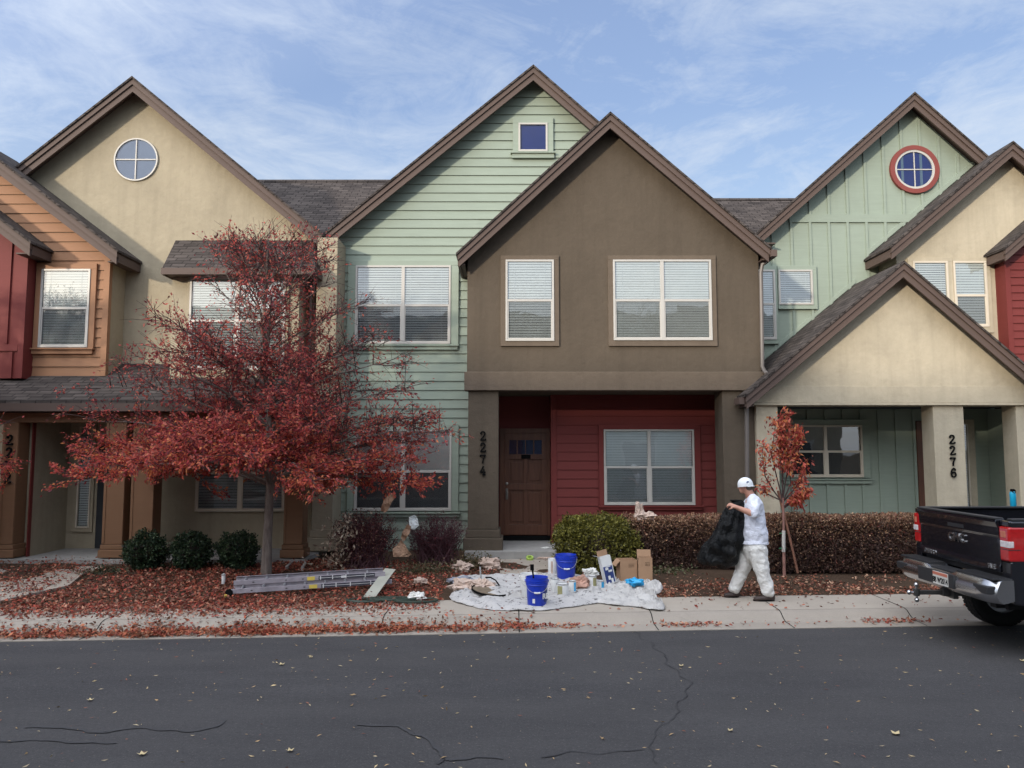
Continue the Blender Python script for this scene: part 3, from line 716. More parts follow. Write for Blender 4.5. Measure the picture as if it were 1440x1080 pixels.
strip('road', [(-11.2, -0.125), (0.0, -0.12)], M['asphalt'], -60, 60, 20)
strip('kerb', [(0.0, -0.2), (0.0, -0.112), (0.33, -0.105), (0.40, -0.08), (0.50, -0.02), (0.58, -0.002)], M['conc2'])
strip('pavement', [(0.58, 0.0), (1.55, 0.004), (1.55, -0.2)], M['conc'])
strip('opposite_pavement', [(-12.6, -0.2), (-12.6, 0.0), (-11.2, 0.0), (-11.2, -0.2)], M['conc'], -60, 60, 12)
# pavement joints
for i in range(-8, 9):
    x = 0.09+1.75*i; mb = MB()
    for (o0, z0), (o1, z1) in (((0.0,-0.108),(0.33,-0.101)),((0.33,-0.101),(0.40,-0.076)),((0.40,-0.076),(0.50,-0.016)),((0.50,-0.016),(0.58,0.003)),((0.58,0.004),(1.55,0.008))):
        mb.face([(x-0.006, yk(x)+o0, z0), (x+0.006, yk(x)+o0, z0), (x+0.006, yk(x)+o1, z1), (x-0.006, yk(x)+o1, z1)])
    tag(mb.build('pavement_joint', M['blk']), kind='structure')
def crack(pts, w, name='road_crack', z=-0.114, mat=None):
    rr = random.Random(len(pts)); mb = MB(); P2 = []
    for a, b in zip(pts[:-1], pts[1:]):
        a, b = G(*a, z), G(*b, z); n = max(3, int((b-a).length/0.06))
        for i in range(n):
            p = a.lerp(b, i/n); t = (b-a).normalized(); nn = Vector((-t.y, t.x, 0)); P2.append(p+nn*(mnoise.noise(p*4.0)*0.09+rr.uniform(-0.012, 0.012)))
    for i in range(len(P2)-1):
        t = (P2[i+1]-P2[i]).normalized(); nn = Vector((-t.y, t.x, 0)); w0 = w*(0.6+0.8*rr.random()) if i == 0 else w1; w1 = w*(0.4+1.0*rr.random())
        mb.face([P2[i]-nn*w0, P2[i+1]-nn*w1, P2[i+1]+nn*w1, P2[i]+nn*w0])
    return tag(mb.build(name, mat or M['tar']), kind='structure')
M['tar'] = M_plain('dark crack filler', (0.026,0.025,0.027,1), 0.8, 0.2, 6); M['tar2'] = M_plain('old crack filler', (0.040,0.039,0.041,1), 0.9, 0.15, 6)
crack([(893,884),(935,925),(972,958),(958,990),(925,1030),(912,1050),(935,1078)], 0.0045)
crack([(760,1063),(915,1052)], 0.006)
crack([(500,1020),(545,1022),(590,1035),(622,1052),(632,1065),(720,1066)], 0.016, mat=M['tar2'])
crack([(632,1065),(628,1079)], 0.012)
crack([(30,1025),(150,1027),(210,1022),(268,1029),(330,1010)], 0.014, mat=M['tar2'])
crack([(0,1040),(175,1045)], 0.016, mat=M['tar2'])
# planting bed
mb = MB(); nx, ny = 130, 26
def bedz(x, y):
    t = max(0, min(1, (y-yk(x)-1.5)/4.0))
    return 0.004+0.06*t+0.05*mnoise.noise(Vector((x*0.9, y*0.9, 3)))*min(1, t*6)+0.015*mnoise.noise(Vector((x*5, y*5, 9)))*min(1, t*9)
rows = []
for i in range(nx+1):
    x = -15+30*i/nx
    rows.append([(x, yk(x)+1.53+(16.6-yk(x)-1.53)*j/ny, bedz(x, yk(x)+1.53+(16.6-yk(x)-1.53)*j/ny)) for j in range(ny+1)])
mb.loft(rows, cap=False, closed=False); mb.f = [f[::-1] for f in mb.f]
tag(mb.build('planting_bed', M['mulch'], smooth=True), kind='structure')
# footpaths to the doors
def path(name, pts, z, mat):
    mb = MB(); top = [Vector((x, y, z)) for x, y in pts]
    mb.face(top); n = len(top)
    for i in range(n):
        a, b = top[i], top[(i+1)%n]; mb.face([a, Vector((a.x,a.y,-0.1)), Vector((b.x,b.y,-0.1)), b])
    return tag(mb.build(name, mat), kind='structure')
path('footpath', [(-0.22,15.04),(-0.2,12.9),(-0.5,11.5),(-0.7,yk(-0.7)+1.56),(1.3,yk(1.3)+1.56),(1.0,11.6),(0.82,12.9),(0.8,15.04)][::-1], 0.045, M['conc'])
path('footpath', [(-9.2,14.29),(-9.6,12.6),(-10.2,yk(-10)+1.56),(-7.2,yk(-7.2)+1.56),(-6.9,12.2),(-7.3,13.3),(-7.35,14.29)][::-1], 0.045, M['conc'])

# ============================================================ foliage kit
rng = np.random.default_rng(11)
def leafmesh(name, pts, size, cols, mat, parent=None, flat=0.0, aspect=0.55, dirs=None, jit=0.35, loc=None, aim=0.6):
    n = len(pts); pts = np.asarray(pts, float)
    d = rng.normal(size=(n,3))
    if dirs is not None: d = d*(1-aim)*0.7+np.asarray(dirs)*aim
    d[:,2] *= (1-flat); d /= np.linalg.norm(d, axis=1, keepdims=True)+1e-9
    r = rng.normal(size=(n,3)); 
    if flat: r[:,2] *= (1-flat)
    w = r-(r*d).sum(1, keepdims=True)*d; w /= np.linalg.norm(w, axis=1, keepdims=True)+1e-9
    s = size*(1-jit+2*jit*rng.random(n))[:,None]
    nn = np.cross(d, w)
    a = pts; b = pts+d*s*0.5+w*s*aspect*0.5+nn*s*0.08; c = pts+d*s; e = pts+d*s*0.5-w*s*aspect*0.5+nn*s*0.08
    V = np.stack([a,b,c,e], 1).reshape(-1,3)
    o0 = org(parent) if parent else (Vector(loc) if loc is not None else Vector((0,0,0)))
    V = V-np.array(o0)
    me = bpy.data.meshes.new(name); me.vertices.add(4*n); me.vertices.foreach_set('co', V.ravel().astype(np.float32))
    me.loops.add(4*n); me.loops.foreach_set('vertex_index', np.arange(4*n, dtype=np.int32))
    me.polygons.add(n); me.polygons.foreach_set('loop_start', np.arange(0,4*n,4, dtype=np.int32)); me.polygons.foreach_set('loop_total', np.full(n,4,dtype=np.int32))
    me.update(); me.validate()
    ca = me.color_attributes.new('Col', 'FLOAT_COLOR', 'POINT')
    C = np.ones((n,4)); C[:,:3] = np.clip(cols, 0, 1); ca.data.foreach_set('color', np.repeat(C, 4, axis=0).astype(np.float32).ravel())
    return link_mesh(name, me, mat, parent, loc)
def palette(n, cs, var=0.25, w=None):
    cs = np.array(cs, float); i = rng.choice(len(cs), n, p=w)
    return cs[i]*(1-var+2*var*rng.random((n,1)))
M['leaf'] = M_leaf('autumn leaf', 0.5); M['leafg'] = M_leaf('evergreen leaf', 0.2, 0.5); M['leafd'] = M_leaf('dry fallen leaf', 0.1, 0.7)
M['bark'] = (lambda t: (t.col(t.ramp(t.noise(6, 6, 0.7, stretch=(5,5,0.8)), [(0.3, (0.085,0.067,0.057,1)), (0.7, (0.24,0.195,0.165,1))])), t.rough(0.9), t.bump(t.noise(10,5,0.7,stretch=(6,6,0.8)), 1.0, 0.02), t.m)[-1])(NT('grey brown bark'))
M['twig'] = M_plain('dark red brown twig', (0.05,0.026,0.024,1), 0.8, 0.3)
def bez(p0, p1, p2, n):
    return [p0*(1-t)**2+p1*2*t*(1-t)+p2*t*t for t in [i/n for i in range(n+1)]]
def big_tree(base, seed, ysq=0.66, leafk=1.0, xlim=None, label=None):
    rr = random.Random(seed)
    root = empty('maple_tree', base, label, 'tree', 'red leaved street trees')
    lead = [base+Vector((0.0,0,-0.05)), base+Vector((0.01,0,0.6)), base+Vector((0.03,0,1.5)), base+Vector((-0.02,0.02,2.4)), base+Vector((-0.12,0.05,3.4)), base+Vector((-0.16,0,4.4)), base+Vector((-0.12,0,5.3)), base+Vector((-0.10,0,6.05))]
    t_ = MB(); t_.tube(lead, [0.10,0.076,0.068,0.060,0.044,0.030,0.018,0.006], 12)
    t_.build('trunk', M['bark'], root)
    br = MB(); tw = MB(); LP = []; LD = []
    def along(path, s):
        L = len(path)-1; i = min(L-1, int(s*L)); return path[i].lerp(path[i+1], s*L-i), (path[i+1]-path[i]).normalized()
    def lz(z):
        for a, b in zip(lead[:-1], lead[1:]):
            if a.z-base.z <= z <= b.z-base.z: return a.lerp(b, (z-(a.z-base.z))/(b.z-a.z))
        return lead[-1]
    def prof(z):   # crown radius at height
        pts = [(1.3,2.7),(1.7,3.4),(2.3,3.5),(2.9,3.2),(3.4,2.8),(4.0,2.35),(4.6,1.9),(5.2,1.4),(5.8,0.9),(6.4,0.25)]
        for (a, ra), (b, rb) in zip(pts[:-1], pts[1:]):
            if a <= z <= b: return ra+(rb-ra)*(z-a)/(b-a)
        return 0.25 if z > 6 else 1.5
    nl = 74
    for i in range(nl):
        f = i/(nl-1); z0 = 1.5+3.9*f**1.45
        az = i*2.39996+rr.uniform(-0.3,0.3)
        rise = (0.1+0.9*f)*rr.uniform(0.5,1.3)+(0.15 if f < 0.3 else 0.35)
        ze = z0+rise*(1.0 if f > 0.3 else rr.choice([-0.35,0.2,0.9,1.6]))
        ze = min(5.55, max(1.35, ze)); R = prof(min(6.2, ze))*rr.uniform(0.72,1.06)*(0.86 if math.cos(az) > 0.2 else 0.93)
        p0 = lz(z0); end = Vector((base.x+R*math.cos(az), base.y+R*math.sin(az)*ysq, base.z+ze))
        mid = p0.lerp(end, 0.5)+Vector((0,0,rr.uniform(0.2,0.55)*(1.0 if f < 0.5 else 0.3)))
        path = bez(p0, mid, end, 9)
        path = [q+Vector((rr.uniform(-1,1),rr.uniform(-1,1),rr.uniform(-1,1)))*0.04*(j/9) for j, q in enumerate(path)]
        r0 = 0.034*(1-0.6*f); br.tube(path, [r0*(1-0.85*j/9) for j in range(10)], 6)
        ns = int(5+R*6.5)
        for s_ in range(ns):
            s = 0.18+0.82*(s_+rr.random())/ns; p, dr = along(path, s)
            sa = rr.uniform(0, 6.28); ln = rr.uniform(0.35,0.95)*(1.15-s*0.5)*(0.65 if f > 0.55 else 1)
            side = Vector((math.cos(sa), math.sin(sa)*ysq, rr.uniform(-0.25,0.75))).normalized()
            dd = (dr*0.8+side*0.9).normalized()
            e = p+dd*ln; e.z = max(e.z, base.z+1.32+rr.uniform(0,0.15))
            m2 = p.lerp(e, 0.5)+Vector((0,0,rr.uniform(-0.02,0.12))); sub = bez(p, m2, e, 5)
            tw.tube(sub, [0.008,0.007,0.006,0.005,0.004,0.003], 4)
            for q_ in range(rr.randint(3,6)):
                s2 = rr.uniform(0.1,1); p2, d2 = along(sub, s2)
                l2 = rr.uniform(0.14,0.42); v2 = (d2*0.7+Vector((rr.uniform(-1,1),rr.uniform(-1,1)*ysq,rr.uniform(-0.6,0.8)))).normalized()
                e2 = p2+v2*l2; tw.tube([p2, p2.lerp(e2,0.5)+Vector((0,0,0.015)), e2], [0.004,0.003,0.002], 3, cap=False)
                zz = e2.z-base.z
                dens = (2.5 if zz < 2.5 else 1.6 if zz < 3.1 else 0.85 if zz < 3.8 else 0.5 if zz < 4.6 else 0.28)*leafk
                if zz > 2.1 and e2.x-base.x > 1.1: dens *= 0.33
                if zz > 2.6 and e2.x-base.x < -1.5: dens *= 0.5
                cnt = int(13*dens*(0.5+rr.random()))
                for _ in range(cnt):
                    t2 = rr.random(); LP.append(p2.lerp(e2, t2)+Vector((rr.gauss(0,0.028),rr.gauss(0,0.028),rr.gauss(0,0.03)))); LD.append(v2+Vector((0,0,-0.35)))
    br.build('branch', M['bark'], root); 
    o = tw.build('twig', M['twig'], root)
    L = np.array([tuple(p) for p in LP]); n = len(L); h = L[:,2]-base.z
    low = np.clip((3.0-h)/1.3, 0, 1)*rng.random(n)**0.5
    red = palette(n, [(0.42,0.07,0.062),(0.28,0.046,0.055),(0.52,0.12,0.09),(0.16,0.034,0.044),(0.56,0.18,0.13)], 0.3)
    org_ = palette(n, [(0.68,0.17,0.09),(0.54,0.10,0.065),(0.74,0.28,0.11),(0.62,0.11,0.10)], 0.3)
    pick = (rng.random(n) < low*0.75)[:,None]
    leafmesh('crown', L, 0.055, np.where(pick, org_, red), M['leaf'], root, dirs=np.array([tuple(p) for p in LD]), aspect=0.46, jit=0.5)
    print('tree leaves', n)
    return root
def shrub(name, label, cat, px, py, Y, rx, rz, ry, n, size, cols, mat, group=None, zc=None, seed=0, core=True, lump=0.12, w=None, sq=1.0, stem=True):
    """rounded clipped shrub: twigs inside, leaf-sized faces through the outer shell"""
    c = P(px, py, Y); root = empty(name, (c.x, Y, 0.03), label, cat, group)
    v = rng.normal(size=(n,3)); v /= np.linalg.norm(v, axis=1, keepdims=True)
    if sq != 1.0:
        v = np.sign(v)*np.abs(v)**sq; 
    ln = np.array([1+lump*mnoise.noise(Vector(tuple(q*2.3+seed)))+lump*0.7*mnoise.noise(Vector(tuple(q*6+seed))) for q in v])
    rad = (0.72+0.30*rng.random(n)**0.6)*ln
    p = v*rad[:,None]*np.array([rx,ry,rz])+np.array([c.x,Y,c.z])
    keep = p[:,2] > 0.04; p, v2 = p[keep], v[keep]
    leafmesh('foliage', p, size, palette(len(p), cols, 0.3, w), mat, root, dirs=v2, aim=0.25)
    mb = MB(); rr = random.Random(seed)
    for _ in range(60):
        d = Vector(rng.normal(size=3)); d.normalize(); e = Vector((c.x+d.x*rx*0.72, Y+d.y*ry*0.72, c.z+d.z*rz*0.72))
        if e.z < 0.1: continue
        mb.tube([Vector((c.x+rr.uniform(-0.08,0.08), Y+rr.uniform(-0.06,0.06), 0.02)), Vector((c.x,Y,c.z)).lerp(e, 0.45), e], [0.012,0.008,0.003], 4, cap=False)
    mb.build('branch', M['twig'], root)
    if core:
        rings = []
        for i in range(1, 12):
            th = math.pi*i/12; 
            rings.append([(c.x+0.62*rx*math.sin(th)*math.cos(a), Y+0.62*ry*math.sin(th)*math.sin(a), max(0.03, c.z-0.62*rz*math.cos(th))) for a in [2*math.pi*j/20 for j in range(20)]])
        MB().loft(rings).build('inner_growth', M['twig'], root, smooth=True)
    return root
# ============================================================ plants
tb = G(374, 809, 0.04)
big_tree(Vector((tb.x, tb.y, 0.03)), 5, label='tall red leaved tree with grey trunk standing beside the metal ladder')
big_tree(Vector((-10.9, 12.4, 0.03)), 9, leafk=0.5, label='red leaved tree mostly outside the left edge of the photo, only branch tips in view')
for i, (px, lab) in enumerate(((205, 'small dark green round shrub beside the orange porch column, leftmost of the three'), (270, 'small dark green round shrub, middle one of the three in the leaf litter'), (334, 'small dark green round shrub nearest the red tree trunk'))):
    shrub('evergreen_shrub', lab, 'shrub', px, 775, 13.7, 0.335-0.01*i, 0.31, 0.33, 5600, 0.045, [(0.018,0.036,0.018),(0.035,0.06,0.028),(0.012,0.024,0.014),(0.06,0.09,0.04)], M['leafg'], 'round evergreen shrubs by the cream wall', seed=3+i, lump=0.35)
# olive yew mound by the steps
shrub('yew_mound', 'large clipped olive green yew mound beside the front step', 'shrub', 837, 770, 13.9, 0.73, 0.55, 0.62, 26000, 0.05, [(0.115,0.105,0.018),(0.15,0.138,0.025),(0.055,0.054,0.013),(0.20,0.18,0.035)], M['leafg'], seed=8, lump=0.16, sq=0.72)
# clipped brown hedges
def hedge(label, px0, px1, ytop, Y, n, seed, depth=0.9):
    a, b = P(px0, 760, Y), P(px1, 760, Y); zt = P((px0+px1)/2, ytop, Y).z
    root = empty('hedge', ((a.x+b.x)/2, Y+depth/2, 0.03), label, 'hedge', 'clipped brown hedges along the porches')
    L = b.x-a.x
    f = rng.random(n); side = rng.choice(4, n, p=[0.58,0.30,0.06,0.06])
    u = rng.random(n); v = rng.random(n)**0.85; q = rng.random(n)*0.16
    x = a.x+L*u; y = Y+depth*rng.random(n); z = 0.06+(zt-0.06)*v
    dirs = np.zeros((n,3)); 
    m = side == 0; y[m] = Y+q[m]; dirs[m] = (0,-1,0.3)
    m = side == 1; z[m] = zt-q[m]; dirs[m] = (0,0,1)
    m = side == 2; x[m] = a.x+q[m]; dirs[m] = (-1,0,0)
    m = side == 3; x[m] = b.x-q[m]; dirs[m] = (1,0,0)
    bump_ = np.array([mnoise.noise(Vector((xx*1.3, yy*1.5, zz*2+seed)))*0.10+mnoise.noise(Vector((xx*5, yy*5, zz*5)))*0.045 for xx, yy, zz in zip(x, y, z)])
    y -= bump_*(side == 0); z += bump_*0.7*(side == 1)
    # round the top front edge
    e = np.clip((z-(zt-0.2))/0.2, 0, 1); y = np.where(side == 0, y+0.12*e**2, y)
    p = np.stack([x,y,z], 1)
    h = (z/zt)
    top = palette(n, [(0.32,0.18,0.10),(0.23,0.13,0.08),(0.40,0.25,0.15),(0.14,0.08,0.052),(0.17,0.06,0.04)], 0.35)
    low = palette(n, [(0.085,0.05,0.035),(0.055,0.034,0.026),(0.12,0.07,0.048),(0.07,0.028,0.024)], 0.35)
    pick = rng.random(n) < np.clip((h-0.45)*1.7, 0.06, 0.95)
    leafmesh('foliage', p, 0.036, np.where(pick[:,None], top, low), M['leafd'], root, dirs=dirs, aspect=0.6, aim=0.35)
    mb = MB(); rr = random.Random(seed)
    for _ in range(int(L*70)):
        xx = a.x+L*rr.random(); yy = Y+depth*rr.uniform(0.05,0.9); e_ = Vector((xx+rr.uniform(-0.25,0.25), yy+rr.uniform(-0.25,0.1), rr.uniform(zt*0.5, zt+0.04)))
        mb.tube([Vector((xx,yy,0.02)), Vector((xx,yy,0.02)).lerp(e_,0.5)+Vector((rr.uniform(-.05,.05),-0.03,0)), e_], [0.007,0.005,0.002], 3, cap=False)
    mb.build('branch', M['twig'], root)
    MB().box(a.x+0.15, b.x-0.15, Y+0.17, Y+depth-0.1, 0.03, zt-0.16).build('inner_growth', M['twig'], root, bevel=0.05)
    return root
hedge('clipped brown hedge between the yew mound and the man in white', 884, 1062, 729, 13.75, 34000, 2)
hedge('long clipped brown hedge between the man in white and the black pickup', 1078, 1330, 727, 13.3, 44000, 4, 0.75)
# twiggy bare bushes with dead leaves and caught masking paper
def twiggy(label, px, Y, w, h, ns, seed, nleaf, lc, spread=1.0, dead=0):
    rr = random.Random(seed); c = P(px, 790, Y); root = empty('barberry_bush', (c.x, Y, 0.03), label, 'bush', 'twiggy purple bushes under the green siding')
    mb = MB(); LP = []; LD = []
    for i in range(ns):
        a = rr.uniform(0, 6.28); r = w*math.sqrt(rr.random())*spread; hh = h*rr.uniform(0.5,1.05)*(1-0.25*(r/w)**2)
        b = Vector((c.x+rr.gauss(0,w*0.3), Y+rr.gauss(0,0.12), 0.02)); e = Vector((c.x+r*math.cos(a), Y+r*math.sin(a)*0.6, hh))
        m = b.lerp(e, 0.5)+Vector((rr.uniform(-.05,.05),rr.uniform(-.05,.05),0.08)); path = bez(b, m, e, 5)
        mb.tube(path, [0.006,0.006,0.005,0.004,0.003,0.002], 4, cap=False)
        for _ in range(6):
            t = rr.uniform(0.25,1); j = min(4,int(t*5)); p = path[j].lerp(path[j+1], t*5-j if t < 1 else 1)
            e2 = p+Vector((rr.uniform(-1,1),rr.uniform(-0.7,0.7),rr.uniform(0,1.2)))*0.12*rr.uniform(0.6,1.5)
            mb.tube([p, e2], [0.003,0.0015], 3, cap=False)
            for _ in range(nleaf):
                LP.append(p.lerp(e2, rr.random())+Vector((rr.gauss(0,.02),rr.gauss(0,.02),rr.gauss(0,.02)))); LD.append((0,0,1))
    mb.build('branch', M['purple'], root)
    n = len(LP)
    if n: leafmesh('foliage', np.array([tuple(p) for p in LP]), 0.032, palette(n, lc, 0.35), M['leafd'], root)
    if dead:
        DP = []; 
        for _ in range(dead):
            a = rr.uniform(0, 6.28); r = abs(rr.gauss(0,1))*0.18
            t = rr.random(); DP.append((c.x-w*0.45-0.22*t+r*math.cos(a)*1.3, Y-0.28+r*math.sin(a)*0.4, 0.10+0.85*(1-t)**1.1+rr.gauss(0,0.07)))
        dl = leafmesh('dead_leaves', np.array(DP), 0.085, palette(dead, [(0.42,0.33,0.24),(0.30,0.21,0.15),(0.52,0.43,0.33),(0.2,0.13,0.1)], 0.2), M['leafd'], root, aspect=0.4); dl['kind'] = 'stuff'
    return root
M['purple'] = M_plain('purple brown stems', (0.075,0.028,0.035,1), 0.75, 0.3)
twiggy('twiggy purple brown bush with pale dead leaves beside the cream party wall', 512, 13.9, 0.62, 1.10, 330, 3, 5, [(0.11,0.028,0.032),(0.16,0.05,0.045),(0.07,0.022,0.028),(0.24,0.13,0.09)], dead=420)
twiggy('bare purple twiggy bush in front of the pillar numbered 2274', 612, 14.3, 0.60, 0.98, 300, 6, 2, [(0.09,0.022,0.03),(0.13,0.03,0.035),(0.06,0.02,0.026)])
# low weeds
for px, py, lab in ((330, 812, 0),):
    pass
def tuft(label, px, py, r, n, cols, h=0.16):
    c = G(px, py, 0.03); root = empty('low_plant', (c.x, c.y, 0.02), label, 'plant', 'low ground plants in the bed')
    p = np.stack([c.x+rng.normal(0, r*0.5, n), c.y+rng.normal(0, r*0.35, n), 0.03+np.abs(rng.normal(0, h*0.5, n))], 1)
    leafmesh('foliage', p, 0.05, palette(n, cols, 0.3), M['leafg'], root)
    mb = MB(); rr = random.Random(px)
    for q in p[::max(1, n//40)]: mb.tube([(c.x+rr.gauss(0,r*0.2), c.y, 0.01), tuple(q)], [0.004,0.002], 3, cap=False)
    mb.build('branch', M['twig'], root); return root
dg = [(0.05,0.07,0.03),(0.09,0.10,0.05),(0.04,0.05,0.03),(0.14,0.11,0.07)]
tuft('low dull green ground plant in front of the leftmost round shrub', 148, 806, 0.45, 380, dg, 0.10)
tuft('small grey green ground plant between the leftmost and middle round shrubs', 236, 802, 0.28, 260, dg, 0.12)
tuft('brown seed heads of a low plant behind the small path light', 315, 800, 0.22, 260, [(0.09,0.065,0.045),(0.05,0.05,0.03)], 0.18)
tuft('olive ground plant growing below the bare purple bush', 600, 806, 0.55, 900, [(0.10,0.085,0.04),(0.07,0.07,0.035),(0.15,0.10,0.06)], 0.16)
tuft('olive ground plant behind the crumpled paper on the drop cloth', 668, 800, 0.35, 900, [(0.12,0.10,0.05),(0.08,0.075,0.035),(0.17,0.12,0.07)], 0.24)
tuft('green ground plant to the right of the cardboard boxes', 935, 806, 0.45, 500, [(0.06,0.075,0.03),(0.09,0.09,0.04),(0.12,0.08,0.05)], 0.10)
# slender young maple with stake
def young_tree():
    b = G(1103, 809, 0.03); Y = b.y; root = empty('young_maple', b, 'slender young maple with red leaves tied to a stake in front of the hedge', 'tree', 'red leaved street trees')
    tr = MB(); s = lambda px, py, dy=0: P(px, py, Y+dy)
    tr.tube([s(1103,812), s(1102,760), s(1102,735), s(1101,700)], [0.028,0.025,0.022,0.018], 8); tr.build('trunk', M['youngbark'], root)
    gd = MB(); gd.tube([s(1102,776), s(1102,760), s(1102,746)], [0.030,0.030,0.030], 10); gd.build('trunk_guard', M['white'], root)
    for y in (750, 771):
        MB().tube([s(1096+i%2*9, y, 0.04*math.sin(i)) for i in range(4)], 0.008, 5).build('tie', M['tie'], root)
    br = MB(); rr = random.Random(4); LP = []; LD = []
    limbs = [([(1101,705),(1112,680),(1108,640),(1103,600),(1104,578)], 1.0, 'l'), ([(1101,705),(1092,670),(1085,640),(1090,600),(1087,590)], 0.5, 'l'),
             ([(1101,708),(1088,690),(1076,670),(1072,640),(1074,622)], 0.35, 'l'), ([(1101,706),(1115,690),(1128,672),(1133,650)], 0.5, 'l'),
             ([(1102,712),(1118,702),(1132,695),(1138,690)], 0.8, 'l'), ([(1101,700),(1106,670),(1118,640),(1122,610),(1120,600)], 1.0, 'l'), ([(1101,700),(1100,660),(1097,625),(1100,600)], 0.9, 'l'), ([(1101,715),(1112,708),(1122,700),(1124,712)], 0.7,'l'),
             ([(1101,705),(1080,695),(1074,690),(1072,684)], 0.25, 'l')]
    for pts, dens, _ in limbs:
        dy = rr.uniform(-0.25,0.25); path = [s(x, y, dy*i/len(pts)) for i, (x, y) in enumerate(pts)]
        br.tube(path, [0.014-0.011*i/(len(path)-1) for i in range(len(path))], 5)
        for i in range(int(60*dens)+20):
            t = rr.uniform(0.25, 1)**0.8*(len(path)-1); j = min(len(path)-2, int(t)); p = path[j].lerp(path[j+1], t-j)
            e = p+Vector((rr.uniform(-1,1),rr.uniform(-1,1),rr.uniform(-0.2,1)))*0.11
            if i % 3 == 0: br.tube([p, e], [0.004,0.002], 3, cap=False)
            for _ in range(int(2+3.2*dens)):
                LP.append(p.lerp(e, rr.random()*1.1)+Vector((rr.gauss(0,.035),rr.gauss(0,.04),rr.gauss(0,.035)))); LD.append((rr.uniform(-0.6,0.6),rr.uniform(-0.6,0.6),-0.6))
    br.build('branch', M['twig'], root); n = len(LP)
    L = np.array([tuple(p) for p in LP])
    leafmesh('crown', L, 0.078, palette(n, [(0.62,0.14,0.10),(0.46,0.08,0.06),(0.72,0.24,0.15),(0.26,0.05,0.04),(0.66,0.28,0.11)], 0.3), M['leaf'], root, dirs=np.array(LD), aspect=0.42)
    st = MB(); st.tube([s(1122,806,-0.05), s(1108,745), s(1094,690,0.02)], 0.021, 8)
    o = st.build('tree_stake', M['stake'], None, loc=s(1122,806,-0.05)); tag(o, 'thin brown wooden stake leaning against the young maple', 'stake')
M['youngbark'] = M_plain('pinkish young bark', (0.24,0.12,0.095,1), 0.7, 0.25, 8); M['tie'] = M_plain('green tie tape', (0.03,0.22,0.09,1), 0.5, 0.1); M['stake'] = M_plain('red brown stake wood', (0.17,0.075,0.045,1), 0.8, 0.25, 9)
young_tree()
